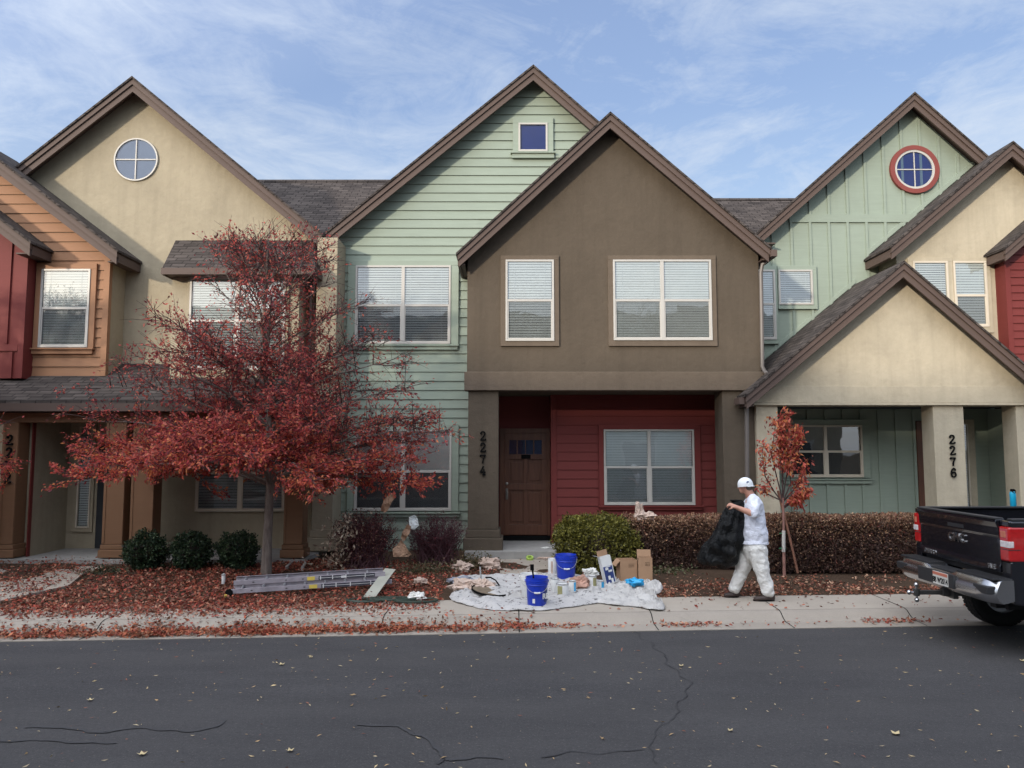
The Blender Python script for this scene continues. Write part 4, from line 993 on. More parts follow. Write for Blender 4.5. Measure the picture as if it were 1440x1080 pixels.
# ------------------------------------------------------------ fallen leaves
def litter():
    P_ = []; C_ = []
    def put(n, fx, cols, szs=None):
        q = []
        while len(q) < n:
            p = fx()
            if p is not None: q.append(p)
        P_.append(np.array(q)); C_.append(palette(n, cols, 0.35))
    red = [(0.33,0.065,0.04),(0.23,0.044,0.03),(0.34,0.10,0.055),(0.13,0.036,0.028),(0.40,0.20,0.13),(0.20,0.085,0.05),(0.12,0.06,0.04)]
    pale = [(0.42,0.28,0.14),(0.30,0.2,0.1),(0.5,0.38,0.2)]
    rr = random.Random(21)
    def bed():
        x = rr.gauss(-4.2, 3.2); y = rr.uniform(yk(x)+1.45, 14.6)
        if x < -11 or x > 0.2 or (x > -1.05 and y < 12.6): return None
        d = 1.0
        if x > -1.2: d = max(0.12, 1-(x+1.2)/1.2)
        if -9.6 < x < -7.0 and y > 11.7: d = 0.6
        if mnoise.noise(Vector((x*0.8, y*0.8, 1)))*0.7+0.75 < rr.random(): return None
        if rr.random() > d: return None
        if -3.9 < x < -3.2 and abs(y-tb.y) < 0.3: return None
        return (x, y, bedz(x, y)+rr.uniform(0.008, 0.035)+(0.04 if -9.6 < x < -7 and y > 11.5 else 0))
    put(26000, bed, red)
    def front():   # spill across the pavement
        x = rr.gauss(-4.6, 2.3)
        if x > -1.0 or x < -11: return None
        o = 1.55-abs(rr.gauss(0, 0.40)); 
        if o < 0.58: return None
        return (x, yk(x)+o, 0.012+rr.uniform(0,0.012))
    put(8500, front, red)
    def scatter():
        x = rr.uniform(-9, 8); o = rr.uniform(0.58, 1.55)
        return (x, yk(x)+o, 0.012) if rr.random() < (1 if x < 0 else 0.35) and not (-1.05 < x < 2.3 and o > 0.8) else None
    put(900, scatter, red)
    def gutter():
        x = rr.gauss(-4.0, 3.0)
        if x > 0.3: return None
        o = 0.24+rr.gauss(0, 0.11)
        if mnoise.noise(Vector((x*1.7, 0, 4)))*0.8+0.6 < rr.random() or o < 0.02: return None
        z = -0.10 if o < 0.33 else -0.10+(o-0.33)*0.55
        return (x, yk(x)+o, z+rr.uniform(0.004,0.03))
    put(9500, gutter, [(0.36,0.095,0.05),(0.42,0.15,0.075),(0.24,0.055,0.035),(0.2,0.1,0.06)])
    def gutter2():
        x = rr.uniform(0, 8.5)
        if mnoise.noise(Vector((x*1.1, 3, 4))) < 0.05 and rr.random() > 0.1: return None
        o = 0.25+rr.gauss(0, 0.07)
        return (x, yk(x)+max(0.03,o), -0.095+rr.uniform(0,0.015))
    put(900, gutter2, [(0.34,0.09,0.055),(0.24,0.06,0.04),(0.4,0.2,0.12)])
    def rbed():
        x = rr.uniform(1.0, 9.0); y = yk(x)+1.5+abs(rr.gauss(0, 0.8))
        if y > 13.2: return None
        if mnoise.noise(Vector((x*1.4, y*1.4, 7)))+0.55 < rr.random(): return None
        return (x, y, bedz(x, y)+rr.uniform(0.008,0.025))
    put(5200, rbed, [(0.26,0.085,0.05),(0.18,0.06,0.04),(0.34,0.14,0.08),(0.42,0.25,0.16),(0.13,0.06,0.04)])
    def walkl():
        x = rr.uniform(-0.4, 1.2); y = rr.uniform(11.3, 14.9); return (x, y, 0.085)
    put(160, walkl, [(0.12,0.05,0.035),(0.2,0.1,0.06)])
    pts = np.concatenate(P_); cols = np.concatenate(C_)
    o = leafmesh('fallen_leaves', pts, 0.046, cols, M['leafd'], None, flat=0.62, aspect=0.55, jit=0.55); tag(o, 'red and orange fallen leaves covering the bed, pavement edge and gutter', 'leaf litter', kind='stuff')
    # sparse pale leaves on the road
    n = 1200; x = rng.uniform(-8, 8, n); y = np.array([rr.uniform(4.2, yk(a)) for a in x]); pts = np.stack([x, y, np.full(n, -0.108)], 1)
    o = leafmesh('road_leaves', pts, 0.036, palette(n, pale+[(0.2,0.08,0.05),(0.45,0.36,0.22)], 0.3), M['leafd'], None, flat=0.9, aspect=0.28, jit=0.75); tag(o, 'tiny pale dry leaf bits scattered over the dark road', 'leaf litter', kind='stuff')
    mb = MB()
    for px, py, s in ((1260,1031,0.042),(1027,1027,0.025),(127,984,0.03),(396,934,0.035),(437,924,0.025),(958,936,0.03),(1438,929,0.03),(200,1060,0.035),(408,1055,0.03)):
        c = G(px, py, -0.108); k_ = 9; mb.face([c+Vector((math.cos(6.283*i/k_)*s*(1.0 if i%2 else 0.55)*1.2, math.sin(6.283*i/k_)*s*(1.0 if i%2 else 0.55), 0.012*(i%2))) for i in range(k_)])
    mb.build('dry_leaves', M['paleleaf'], None); bpy.data.objects['dry_leaves'].name = 'dry_leaves'
    tag(bpy.data.objects['dry_leaves'], 'larger pale yellow dry leaves lying singly on the road', 'leaf litter', kind='stuff')
M['paleleaf'] = M_plain('pale dry leaf', (0.5,0.4,0.22,1), 0.8, 0.2)
litter()
# ============================================================ painters' gear
def M_cloth(name, c, var=0.08, bsc=14, bd=0.02, rough=0.9):
    t = NT(name); f = t.noise(4, 5, 0.6); t.col(t.ramp(f, [(0.3, k(c,1-var)), (0.7, k(c,1+var*0.6))])); t.rough(rough); t.b.inputs['Specular IOR Level'].default_value = 0.15
    t.bump(t.noise(bsc, 4, 0.6, dist=0.8), 0.5, bd); return t.m
def M_canvas():
    t = NT('paint splashed canvas'); c = (0.46,0.445,0.43,1); f = t.noise(3, 5, 0.6); b = t.ramp(f, [(0.3, k(c,0.85)), (0.7, c)])
    sp = t.noise(14, 3, 0.6, stretch=(1, 2.2, 1)); b = t.mix(t.ramp(sp, [(0.60, (0,0,0)), (0.625, (0.85,0.85,0.85))]), b, (0.09,0.085,0.085,1))
    sp2 = t.noise(9, 4, 0.7); b = t.mix(t.ramp(sp2, [(0.62, (0,0,0)), (0.8, (0.45,0.45,0.45))]), b, (0.38,0.31,0.26,1))
    t.col(b); t.rough(0.95); t.b.inputs['Specular IOR Level'].default_value = 0.1; t.bump(t.noise(20, 4, 0.6, dist=1), 0.4, 0.01); return t.m
M['canvas'] = M_canvas(); M['canvas2'] = M_cloth('bunched white canvas', (0.45,0.435,0.415,1), 0.18)
M['blue'] = M_plain('royal blue plastic', (0.006,0.035,0.42,1), 0.38, 0.08, 5); M['whitep'] = M_plain('white plastic', (0.66,0.66,0.64,1), 0.45, 0.08, 6)
M['steel'] = M_plain('galvanised steel', (0.5,0.5,0.5,1), 0.35, 0.1, metallic=0.8); M['card'] = M_plain('brown cardboard', (0.36,0.22,0.13,1), 0.9, 0.08, 5)
M['navy'] = M_plain('navy print', (0.02,0.04,0.16,1), 0.5, 0.2, 8); M['paper'] = M_cloth('tan masking paper', (0.42,0.27,0.18,1), 0.18, 18, 0.02); M['paperw'] = M_cloth('white plastic film', (0.68,0.72,0.7,1), 0.06, 14, 0.02, 0.4)
M['paperp'] = M_cloth('pale crumpled paper', (0.52,0.40,0.33,1), 0.25, 22, 0.02); M['tanrag'] = M_cloth('stained rag', (0.42,0.25,0.19,1), 0.4, 20, 0.02); M['ragw'] = M_cloth('white rag', (0.62,0.61,0.57,1), 0.12)
M['olivec'] = M_plain('olive paint can label', (0.30,0.28,0.13,1), 0.5, 0.15); M['cyan'] = M_plain('bright blue film', (0.02,0.33,0.62,1), 0.4, 0.15, 6); M['dkgreen'] = M_plain('dark green hose rubber', (0.018,0.032,0.02,1), 0.55, 0.2)
M['grey'] = M_plain('grey metal', (0.28,0.28,0.27,1), 0.5, 0.12); M['woodb'] = M_plain('dirty wooden board', (0.16,0.12,0.08,1), 0.85, 0.3, 9)
M['fiber'] = M_plain('pale grey fibreglass', (0.29,0.265,0.29,1), 0.5, 0.2, 9); M['fiberd'] = M_plain('dark label band', (0.045,0.045,0.06,1), 0.5, 0.2, 6); M['yellow'] = M_plain('yellow plastic', (0.62,0.47,0.09,1), 0.5, 0.1); M['alum'] = M_plain('aluminium', (0.50,0.51,0.54,1), 0.4, 0.1, 9, metallic=0.5)
M['sheetm'] = M_plain('pale painted metal', (0.36,0.36,0.30,1), 0.5, 0.12, 5); M['lime'] = M_plain('lime green tape', (0.35,0.5,0.1,1), 0.5, 0.15); M['lino'] = M_plain('pinkish print', (0.45,0.2,0.17,1), 0.6, 0.2)
def cloth(name, label, outline, folds, seed, mat, zoff=0.012, kind=None, sc=3.0):
    pts = [G(x, y, 0.02) for x, y in outline]; n = len(pts); c = sum(pts, Vector())/n
    dense = []
    for i in range(n):
        p0, p1, p2, p3 = pts[i-1], pts[i], pts[(i+1)%n], pts[(i+2)%n]
        for j in range(8):
            t = j/8; dense.append(0.5*((2*p1)+(p2-p0)*t+(2*p0-5*p1+4*p2-p3)*t*t+(3*p1-p0-3*p2+p3)*t**3))
    mb = MB(); rings = []; N = 46
    for r in range(N+1):
        s = (r/N)**0.8 if r else 0.001; ring = []
        for q, d in enumerate(dense):
            w = 1+0.035*mnoise.noise(Vector((d.x*6, d.y*6, seed)))*(r/N)
            p = c+(d-c)*s*w
            base = gz(p.x, p.y)
            f = abs(mnoise.noise(Vector((p.x*sc, p.y*sc*2.2, seed))))*1.0+0.5*abs(mnoise.noise(Vector((p.x*sc*2.7+p.y*3, p.y*sc*5, seed+5))))
            e = min(1, (1-r/N)*14)
            ring.append((p.x, p.y, base+zoff*(0.2+0.8*e)+folds*f*(0.25+0.75*e)))
        rings.append(ring)
    mb.loft(rings, cap=False); mb.sm = True
    o = mb.build(name, mat, None, loc=(c.x, c.y, 0), smooth=True)
    m = o.modifiers.new('Solidify', 'SOLIDIFY'); m.thickness = 0.004; m.offset = 1
    return tag(o, label, 'drop cloth')
def gz(x, y):
    if y < yk(x)+1.55: return 0.004
    if -0.7 < x < 1.3: return 0.046
    return max(0.004, bedz(x, y))
cloth('drop_cloth', 'large white paint spotted drop cloth spread on the pavement under the blue buckets', [(632,840),(640,828),(636,818),(668,814),(700,812),(745,811),(800,812),(850,818),(880,832),(858,843),(820,850),(780,856),(740,858),(690,856),(655,850)], 0.10, 2, M['canvas'], sc=2.1)
cloth('drop_cloth', 'bunched creased white drop cloth below the tall white and navy carton', [(822,842),(838,830),(856,822),(872,812),(884,807),(902,810),(915,822),(931,824),(930,833),(922,838),(935,853),(925,858),(890,852),(860,850)], 0.11, 9, M['canvas2'], zoff=0.02, sc=4.5)
def bucket(label, px, pyb, rtop, h, mat, handle_side=-1, name='bucket', fill=None, handle=True, group='five gallon buckets', rope=0):
    c = G(px, pyb, 0.05); c.z = gz(c.x, c.y)+0.035; root = empty(name, c, label, 'bucket', group)
    rb = rtop*0.86; b = MB()
    pr = [(rb*0.96,0),(rb,0.006),(rb+(rtop-rb)*0.7,h*0.72),(rtop*1.0,h*0.72),(rtop*1.02,h*0.735),(rtop*1.0,h*0.75),(rtop*0.99,h*0.80),(rtop*1.035,h*0.805),(rtop*1.035,h*0.82),(rtop,h*0.825),(rtop*1.0,h*0.88),(rtop*1.045,h*0.885),(rtop*1.045,h*0.90),(rtop*1.01,h*0.905),(rtop*1.02,h*0.985),(rtop*1.03,h),(rtop*0.98,h),(rtop*0.96,h*0.97),(rb*0.93,0.02)]
    b.lathe(pr, c, 36); b.build('body', mat, root)
    if handle:
        hb = MB(); n = 14; pts = []
        for i in range(n+1):
            a = math.pi*i/n; pts.append(c+Vector((rtop*1.07*math.cos(a), handle_side*rtop*1.02*math.sin(a)*0.9-0.0, h*0.86-math.sin(a)*rtop*0.95)))
        for i in range(1, n):
            v = pts[i]-c; r = math.hypot(v.x, v.y)
            if r < rtop*1.06: s_ = rtop*1.06/r; pts[i] = Vector((c.x+v.x*s_, c.y+v.y*s_, pts[i].z))
        hb.tube(pts, 0.0035, 6); hd = hb.build('handle', M['steel'], root)
        g_ = MB(); g_.tube(pts[n//2-1:n//2+2], 0.012, 8); g_.build('grip', M['whitep'], hd)
        for s_ in (-1, 1):
            MB().lathe([(0.018,0),(0.018,0.012)], c+Vector((s_*rtop*1.03,0,h*0.86)), 12, axis=Matrix.Rotation(s_*math.radians(90), 3, 'Y')).build('handle_boss', mat, root)
    return root, c
b1, c1 = bucket('royal blue bucket with navy side label at the front of the drop cloth', 755, 849, 0.150, 0.375, M['blue'])
def wraplabel(parent, c, r0, r1, z0, z1, a0, a1, mat, name='label', n=10):
    mb = MB(); rings = []
    for i in range(n+1):
        a = math.radians(a0+(a1-a0)*i/n); rings.append([(c.x+r0*math.cos(a), c.y+r0*math.sin(a), c.z+z0), (c.x+r1*math.cos(a), c.y+r1*math.sin(a), c.z+z1)])
    mb.loft(rings, cap=False, closed=False); mb.f = [f[::-1] for f in mb.f]; return mb.build(name, mat, parent, smooth=True)
wraplabel(b1, c1, 0.137, 0.146, 0.05, 0.24, -45, -5, M['navy'])
text('lettering', 'RP', 0.10, M['whitep'], b1, c1+Vector((0.113, -0.098, 0.13)), (0.76,0.65,0), (0,0,1), depth=0.003, bold=0.003)
wraplabel(b1, c1, 0.134, 0.137, 0.04, 0.10, -118, -103, M['whitep'])
br = MB(); br.tube([c1+Vector((-0.04,0.0,0.30)), c1+Vector((-0.065,-0.01,0.52))], 0.013, 8); br.box(c1.x-0.09, c1.x-0.04, c1.y-0.02, c1.y+0.01, c1.z+0.46, c1.z+0.54)
o = br.build('paint_brush', M['blk'], None, loc=c1+Vector((-0.04,0,0.3))); tag(o, 'dark brush handle sticking out of the front blue bucket', 'brush')
b2, c2 = bucket('royal blue bucket at the back of the drop cloth below the yew mound', 796, 816, 0.165, 0.38, M['blue'], handle_side=-1)
bucket('white plastic bucket partly hidden behind the front blue bucket', 744, 838, 0.125, 0.33, M['whitep'], group='five gallon buckets')
def pail(label, px, pyb, r, h, mat, lidmat, band=None, tilt=None, name='paint_can'):
    c = G(px, pyb, 0.04); c.z = gz(c.x, c.y)+0.03; root = empty(name, c, label, 'paint can', 'paint cans and jugs on the drop cloth')
    MB().lathe([(r*0.97,0),(r,0.004),(r,h-0.008),(r*0.97,h-0.004)], c, 28).build('body', mat, root)
    MB().lathe([(r*1.03,h-0.012),(r*1.04,h-0.004),(r*1.03,h+0.002),(r*0.9,h+0.001),(r*0.88,h-0.006)], c, 28).build('rim', lidmat, root)
    if band: wraplabel(root, c, r*1.01, r*1.01, h*0.12, h*0.88, band[0], band[1], M[band[2]])
    return root
pail('tall white tub standing left of the rear blue bucket', 778, 812, 0.085, 0.27, M['whitep'], M['whitep'], (-120,-95,'paperp'))
pail('white paint can without label between the front bucket and the tan splashed can', 780, 836, 0.058, 0.20, M['whitep'], M['steel'])
pail('white paint can with a dried tan drip down its front', 791, 840, 0.085, 0.20, M['whitep'], M['steel'], (-150,-95,'olivec'))
pail('small white can with a blue stripe beside the stained rag', 805, 836, 0.055, 0.165, M['whitep'], M['steel'], (-70,-30,'cyan'))
pail('white paint can with olive and blue label right of the stained rag', 833, 831, 0.062, 0.19, M['whitep'], M['steel'], (-85,-20,'olivec'))
pail('small blue and white can hidden behind the olive labelled can', 845, 828, 0.05, 0.13, M['whitep'], M['steel'], (-85,-20,'cyan'))
def crumple(name, label, cat, px, py, z, rx, ry, rz, seed, mat, group=None, flat=True, fr=3.0, amp=0.5, Y=None):
    c = P(px, py, Y) if Y else G(px, py, z)
    if not Y: c.z = gz(c.x, c.y)+z+rz*0.55
    rings = []; n, m = 22, 13; rj = random.Random(seed*13)
    for i in range(1, m):
        th = math.pi*(i+rj.uniform(-0.25,0.25))/m; ring = []
        for j in range(n):
            a = 2*math.pi*(j+rj.uniform(-0.3,0.3))/n; d = Vector((math.sin(th)*math.cos(a), math.sin(th)*math.sin(a), -math.cos(th)))
            s = d*1.3+Vector((seed, seed*0.3, 0))
            f = 1+0.55*mnoise.noise(s)+0.45*mnoise.noise(s*2.3)+rj.uniform(-0.13, 0.13)*(amp+0.4)
            ring.append((c.x+d.x*rx*f*1.1, c.y+d.y*ry*f, c.z+d.z*rz*f*1.1))
        rings.append(ring)
    o = MB().loft(rings).build(name, M[mat], None, loc=(c.x, c.y, c.z), smooth=not flat); return tag(o, label, cat, group)
pg = 'crumpled masking paper lying about'
crumple('rag', 'pinkish brown stained rag heaped between the white cans', 'rag', 816, 830, 0.06, 0.14, 0.10, 0.09, 3, 'tanrag')
crumple('rag', 'white rag draped on top of the cans in front of the navy carton', 'rag', 831, 812, 0.19, 0.10, 0.07, 0.06, 8, 'ragw')
crumple('plastic_bag', 'bright blue and white plastic wrapper on the bunched drop cloth', 'wrapper', 893, 822, 0.12, 0.11, 0.07, 0.055, 5, 'cyan', amp=-0.2)
crumple('masking_paper', 'tan and pink crumpled masking paper heaped on the left of the drop cloth', 'paper', 655, 832, 0.03, 0.20, 0.13, 0.08, 4, 'paperp', pg, amp=0.8, fr=4)
crumple('masking_paper', 'crumpled brown paper in front of the round board on the drop cloth', 'paper', 679, 833, 0.03, 0.15, 0.12, 0.085, 14, 'paperp', pg, amp=0.8, fr=4)
M['ragg'] = M_cloth('grey blue cloth', (0.25,0.26,0.30,1), 0.15)
crumple('cloth_bundle', 'grey blue rolled cloth at the left edge of the drop cloth', 'cloth', 648, 822, 0.03, 0.18, 0.09, 0.07, 6, 'ragg')
crumple('masking_paper', 'curl of tan paper standing behind the grey blue cloth', 'paper', 650, 804, 0.05, 0.14, 0.08, 0.08, 26, 'paperp', pg, amp=0.9, fr=4)
crumple('masking_paper', 'heap of pink tan paper scraps against the block under the numbered pillar', 'paper', 689, 802, 0.03, 0.17, 0.10, 0.10, 36, 'paperp', pg, amp=0.9, fr=5)
crumple('masking_paper', 'small crumpled tan paper lying on the bed left of the drop cloth', 'paper', 592, 822, 0.03, 0.09, 0.06, 0.05, 41, 'paperp', pg, amp=0.9)
crumple('masking_paper', 'flattened tan paper scraps on the footpath below the porch slab', 'paper', 768, 789, 0.005, 0.17, 0.08, 0.02, 46, 'paperp', pg, amp=0.9, fr=5)
crumple('masking_paper', 'folded tan paper resting on the brown hedge under the red framed window', 'paper', 899, 721, 0, 0.075, 0.10, 0.15, 51, 'paperp', pg, amp=0.7, Y=13.95)
crumple('masking_paper', 'tan paper flap lying on the hedge top right of the folded piece', 'paper', 908, 726, 0, 0.15, 0.10, 0.06, 56, 'paperp', pg, amp=0.9, Y=13.9)
crumple('plastic_sheet', 'crumpled white plastic sheet lying on the green hose', 'plastic', 585, 843, 0.02, 0.13, 0.10, 0.055, 61, 'ragw', amp=0.5, fr=2)
crumple('paper_scrap', 'flat white scrap of paper on the front porch slab', 'paper', 767, 768, 0.15, 0.09, 0.05, 0.012, 66, 'ragw', amp=0.4)
bpy.data.objects['paper_scrap'].location.z = 0.203; bpy.data.objects['paper_scrap'].location.y = 15.5; bpy.data.objects['paper_scrap'].location.x = P(767,765,15.5).x
# torn paper caught in the bushes: folded thin sheets
def sheet(name, label, pts, Y, mat, seed, group=pg, dy=0.10):
    W = [P(x, y, Y) for x, y in pts]; c = sum(W, Vector())/len(W); mb = MB(); n = len(W); rings = []
    dense = []
    for i in range(n):
        for j in range(6): dense.append(W[i].lerp(W[(i+1)%n], j/6))
    for r in range(9):
        s = max(0.001, r/8); ring = []
        for p in dense:
            q = c+(p-c)*s; ring.append((q.x, q.y+dy*mnoise.noise(Vector((q.x*7, q.z*7, seed)))+0.03*abs(mnoise.noise(Vector((q.x*22, q.z*22, seed)))), q.z))
        rings.append(ring)
    mb.loft(rings, cap=False); o = mb.build(name, M[mat], None, loc=c, smooth=False)
    m = o.modifiers.new('Solidify', 'SOLIDIFY'); m.thickness = 0.004
    return tag(o, label, 'paper', group)
sheet('masking_paper', 'twisted orange brown paper strip sticking up from the purple brown bush', [(534,719),(540,704),(545,696),(553,695),(557,697),(551,706),(546,717),(541,721)], 13.5, 'paper', 3)
sheet('plastic_sheet', 'small pale green white plastic piece caught at window sill height above the bare bush', [(575,727),(583,724),(587,730),(589,739),(582,745),(576,743)], 13.75, 'paperw', 5, dy=0.05)
sheet('masking_paper', 'narrow brown paper twist hanging under the white plastic piece', [(573,737),(578,740),(576,750),(570,758),(567,762),(563,757),(566,748)], 13.7, 'paper', 7)
sheet('masking_paper', 'brown triangular paper piece hanging between the two purple bushes', [(564,759),(570,768),(578,780),(574,783),(553,783),(552,772),(558,767)], 13.6, 'paper', 9, dy=0.06)
# round board and stick on cloth
c = G(690, 831, 0.09); rb = empty('round_board', c, 'dark round wooden board with a raised rim lying on the left of the drop cloth', 'board')
ax = Matrix.Rotation(math.radians(7), 3, 'Y') @ Matrix.Rotation(math.radians(5), 3, 'X')
MB().lathe([(0.27,0),(0.275,0.012),(0.26,0.015)], c, 40, axis=ax).build('panel', M['woodb'], rb)
MB().lathe([(0.275,-0.004),(0.285,-0.004),(0.285,0.024),(0.272,0.024),(0.268,0.01)], c, 40, axis=ax, cap=False).build('rim', M['blk'], rb)
tag(MB().box(*[0]*6).build('stir', M['grey'], None) if False else MB().tube([P(677,822,12.0), P(675,797,12.05)], 0.014, 8).build('paint_stick', M['grey'], None, loc=P(677,822,12.0)), 'upright grey stick standing behind the crumpled paper', 'stick')
tag(MB().tube([P(683,812,11.95), P(690,812,11.9), P(697,816,11.8), P(702,823,11.5)], 0.011, 8).build('rubber_strip', M['blk'], None, loc=P(683,812,11.95)), 'curved black rubber strip on the drop cloth behind the round board', 'strip')
# tape roll
c = G(745, 787, 0.05); c.z = 0.06
tr = MB(); axr = Matrix.Rotation(math.radians(20), 3, 'X'); tr.lathe([(0.038,-0.025),(0.07,-0.025),(0.07,0.025),(0.038,0.025),(0.038,-0.025)], c+Vector((0,0,0.02)), 24, axis=axr, cap=False); o = tr.build('tape_roll', M['lime'], None, loc=c); tag(o, 'lime green roll of tape on the footpath at the porch slab', 'tape roll')
# cartons
def carton(label, px0, px1, pyt, pyb, d, ang, flaps, marks=True):
    b = G((px0+px1)/2, pyb, 0.03); Y = b.y; zb = gz(b.x, b.y)+0.02; w = (px1-px0)*Y/F*0.96; h = P((px0+px1)/2, pyt, Y).z-zb
    root = empty('cardboard_box', (b.x, Y, zb), label, 'box', 'cardboard boxes beside the yew mound')
    R = Matrix.Rotation(math.radians(ang), 3, 'Z'); o_ = Vector((b.x, Y, zb))
    def bx(mb, x0, x1, y0, y1, z0, z1, tilt=None):
        c = Vector(((x0+x1)/2, (y0+y1)/2, (z0+z1)/2)); mb.obox(o_+R@c, R@Vector(((x1-x0)/2,0,0)), R@Vector((0,(y1-y0)/2,0)), Vector((0,0,(z1-z0)/2)))
    t = 0.006; m = MB()
    bx(m, -w/2, w/2, 0, t, 0, h); bx(m, -w/2, w/2, d-t, d, 0, h); bx(m, -w/2, -w/2+t, t, d-t, 0, h); bx(m, w/2-t, w/2, t, d-t, 0, h); bx(m, -w/2+t, w/2-t, t, d-t, 0, t)
    m.build('box_body', M['card'], root)
    f = MB()
    for (side, a) in flaps:
        a = math.radians(a); L_ = d*0.45
        if side == 'b': p0 = Vector((0, d, h)); ex = Vector((w/2,0,0)); u = Vector((0, math.cos(a), math.sin(a)))
        elif side == 'f': p0 = Vector((0, 0, h)); ex = Vector((w/2,0,0)); u = Vector((0,-math.cos(a), math.sin(a)))
        elif side == 'l': p0 = Vector((-w/2, d/2, h)); ex = Vector((0,d/2,0)); u = Vector((-math.cos(a),0,math.sin(a)))
        else: p0 = Vector((w/2, d/2, h)); ex = Vector((0,d/2,0)); u = Vector((math.cos(a),0,math.sin(a)))
        nn = ex.cross(u).normalized()*0.0025
        f.obox(o_+R@(p0+u*L_/2), R@ex, R@(u*L_/2), R@nn)
    f.build('flap', M['card'], root)
    q = MB()
    if marks:
        for i in range(3): bx(q, -w*0.02, w*0.32, -0.002, 0.0005, h*0.70+i*0.022, h*0.71+i*0.022)
        q.build('print', M['blk'], root)
    return root
carton('open brown cardboard box with folded in flap, left of the pair beside the yew mound', 872, 897, 788, 819, 0.27, 6, (('l',-50),('b',-20)))
carton('open brown cardboard box, right of the pair beside the yew mound', 898, 918, 785, 820, 0.24, -4, (('b',75),))
# tall white and navy carton leaning
b = G(857, 821, 0.05); Y = b.y; root = empty('carton', (b.x, Y, 0.06), 'tall narrow white and navy printed carton standing open and tilted behind the cans', 'box')
T0 = P(849, 782, Y); B0 = P(858, 820, Y); up = (T0-B0); H = up.length; up.normalize(); rt = Vector((0.93,0.25,0)); rt = (rt-up*rt.dot(up)).normalized(); fw_ = up.cross(rt).normalized()
if fw_.y > 0: fw_ = -fw_
cc = (T0+B0)/2; hw = 0.085; hd = 0.05
m = MB(); t = 0.004
m.obox(cc+fw_*hd, rt*hw, fw_*t, up*H/2); m.obox(cc-fw_*hd, rt*hw, fw_*t, up*H/2); m.obox(cc+rt*hw, rt*t, fw_*(hd+t), up*(H/2-0.001)); m.obox(cc-rt*hw, rt*t, fw_*(hd+t), up*(H/2-0.001)); m.build('box_body', M['whitep'], root)
m = MB(); m.obox(cc+fw_*(hd+t+0.002)-up*0.07, rt*hw*0.86, fw_*0.002, up*(H/2-0.085)); pn = m.build('printed_panel', M['navy'], root)
m = MB()
for (a_, b_, w_, h_) in ((-0.25,0.09,0.3,0.035),(0.3,0.05,0.35,0.03),(-0.1,-0.05,0.22,0.06),(0.35,-0.1,0.2,0.07),(-0.4,-0.13,0.15,0.04),(0.1,0.12,0.5,0.012)):
    m.obox(cc+fw_*(hd+t+0.0055)+up*(b_-0.07)+rt*(a_*hw), rt*hw*w_, fw_*0.001, up*h_*0.5)
m.build('print', M['whitep'], pn)
m = MB(); m.obox(T0-fw_*hd+up*0.045, rt*hw, fw_*0.003, up*0.045); m.build('flap', M['card'], root)
m = MB(); q_ = (up*0.5-rt*0.85).normalized(); m.obox(T0-rt*hw+q_*0.045, q_*0.045, fw_*hd*0.9, up.cross(fw_).cross(q_).normalized()*0.0 + (q_.cross(fw_)).normalized()*0.002); m.build('flap', M['whitep'], root)
# extension ladder lying flat, two stacked sections
A = G(324, 838, 0.03); Bq = G(553, 828, 0.03); u = (Bq-A); u.z = 0; Lh = u.length; u.normalize(); nrm = Vector((-u.y, u.x, 0)); up = Vector((0,0,1))
lad = empty('extension_ladder', (A.x, A.y, 0.02), 'grey fibreglass extension ladder with yellow and black labels lying on the fallen leaves', 'ladder')
for s_, (x0, x1, wd, z0) in enumerate(((0.0, Lh-0.02, 0.44, 0.04), (0.04, Lh-0.12, 0.40, 0.155))):
    for side in (0, 1):
        m = MB(); off = nrm*(0.02*s_+side*wd)
        cx = A+u*((x0+x1)/2)+off; cx.z = z0+0.05
        m.obox(cx, u*(x1-x0)/2, nrm*0.004, up*0.033); m.obox(cx+nrm*(0.016 if side == 0 else -0.016)+up*0.030, u*(x1-x0)/2, nrm*0.012, up*0.003); m.obox(cx+nrm*(0.016 if side == 0 else -0.016)-up*0.030, u*(x1-x0)/2, nrm*0.012, up*0.003)
        rl = m.build('rail', M['fiber'], lad, bevel=0.002)
        if side == 0:
            def band(f0, f1, mat, nm, hh=0.027, pr=0.0062):
                q = MB(); a_ = x0+(x1-x0)*f0; b_ = x0+(x1-x0)*f1; c_ = A+u*((a_+b_)/2)+off; c_.z = z0+0.05; q.obox(c_-nrm*pr, u*(b_-a_)/2, nrm*0.0012, up*hh); return q.build(nm, M[mat], rl)
            band(0.475, 0.525, 'yellow', 'yellow_label'); band(0.55, 0.93, 'fiberd', 'black_label')
            for f in (0.56, 0.64, 0.73, 0.86): band(f, f+0.006, 'whitep', 'label_line', 0.030, 0.0082)
            band(0.555, 0.925, 'whitep', 'label_line', 0.003, 0.0082)
            if s_ == 1: band(0.70, 0.735, 'whitep', 'label_mark', 0.016, 0.0095)
            for f in (0.12, 0.33, 0.44): band(f, f+0.012, 'blk', 'bolt', 0.006, 0.0062)
    n = int((x1-x0)/0.30)
    for i in range(n):
        xx = x0+0.14+i*0.30; c0 = A+u*xx+nrm*(0.02*s_); c0.z = z0+0.05
        MB().tube([c0, c0+nrm*wd], 0.017, 8).build('rung', M['alum'], lad)
LADTILT = True
ft = MB(); c0 = A+u*(-0.02)+nrm*0.0; c0.z = 0.075; ft.lathe([(0.05,-0.02),(0.055,-0.015),(0.055,0.015),(0.05,0.02)], c0, 16, axis=Matrix.Rotation(math.radians(90), 3, 'X')); ft.build('foot', M['blk'], lad)
m = MB(); c0 = A+u*(-0.06); c0.z = 0.035; m.obox(c0+nrm*0.22, u*0.02, nrm*0.24, up*0.022); m.build('foot_pad', M['yellow'], lad, bevel=0.005)
lad.rotation_euler = Matrix.Rotation(-math.radians(1.3), 4, nrm).to_euler()
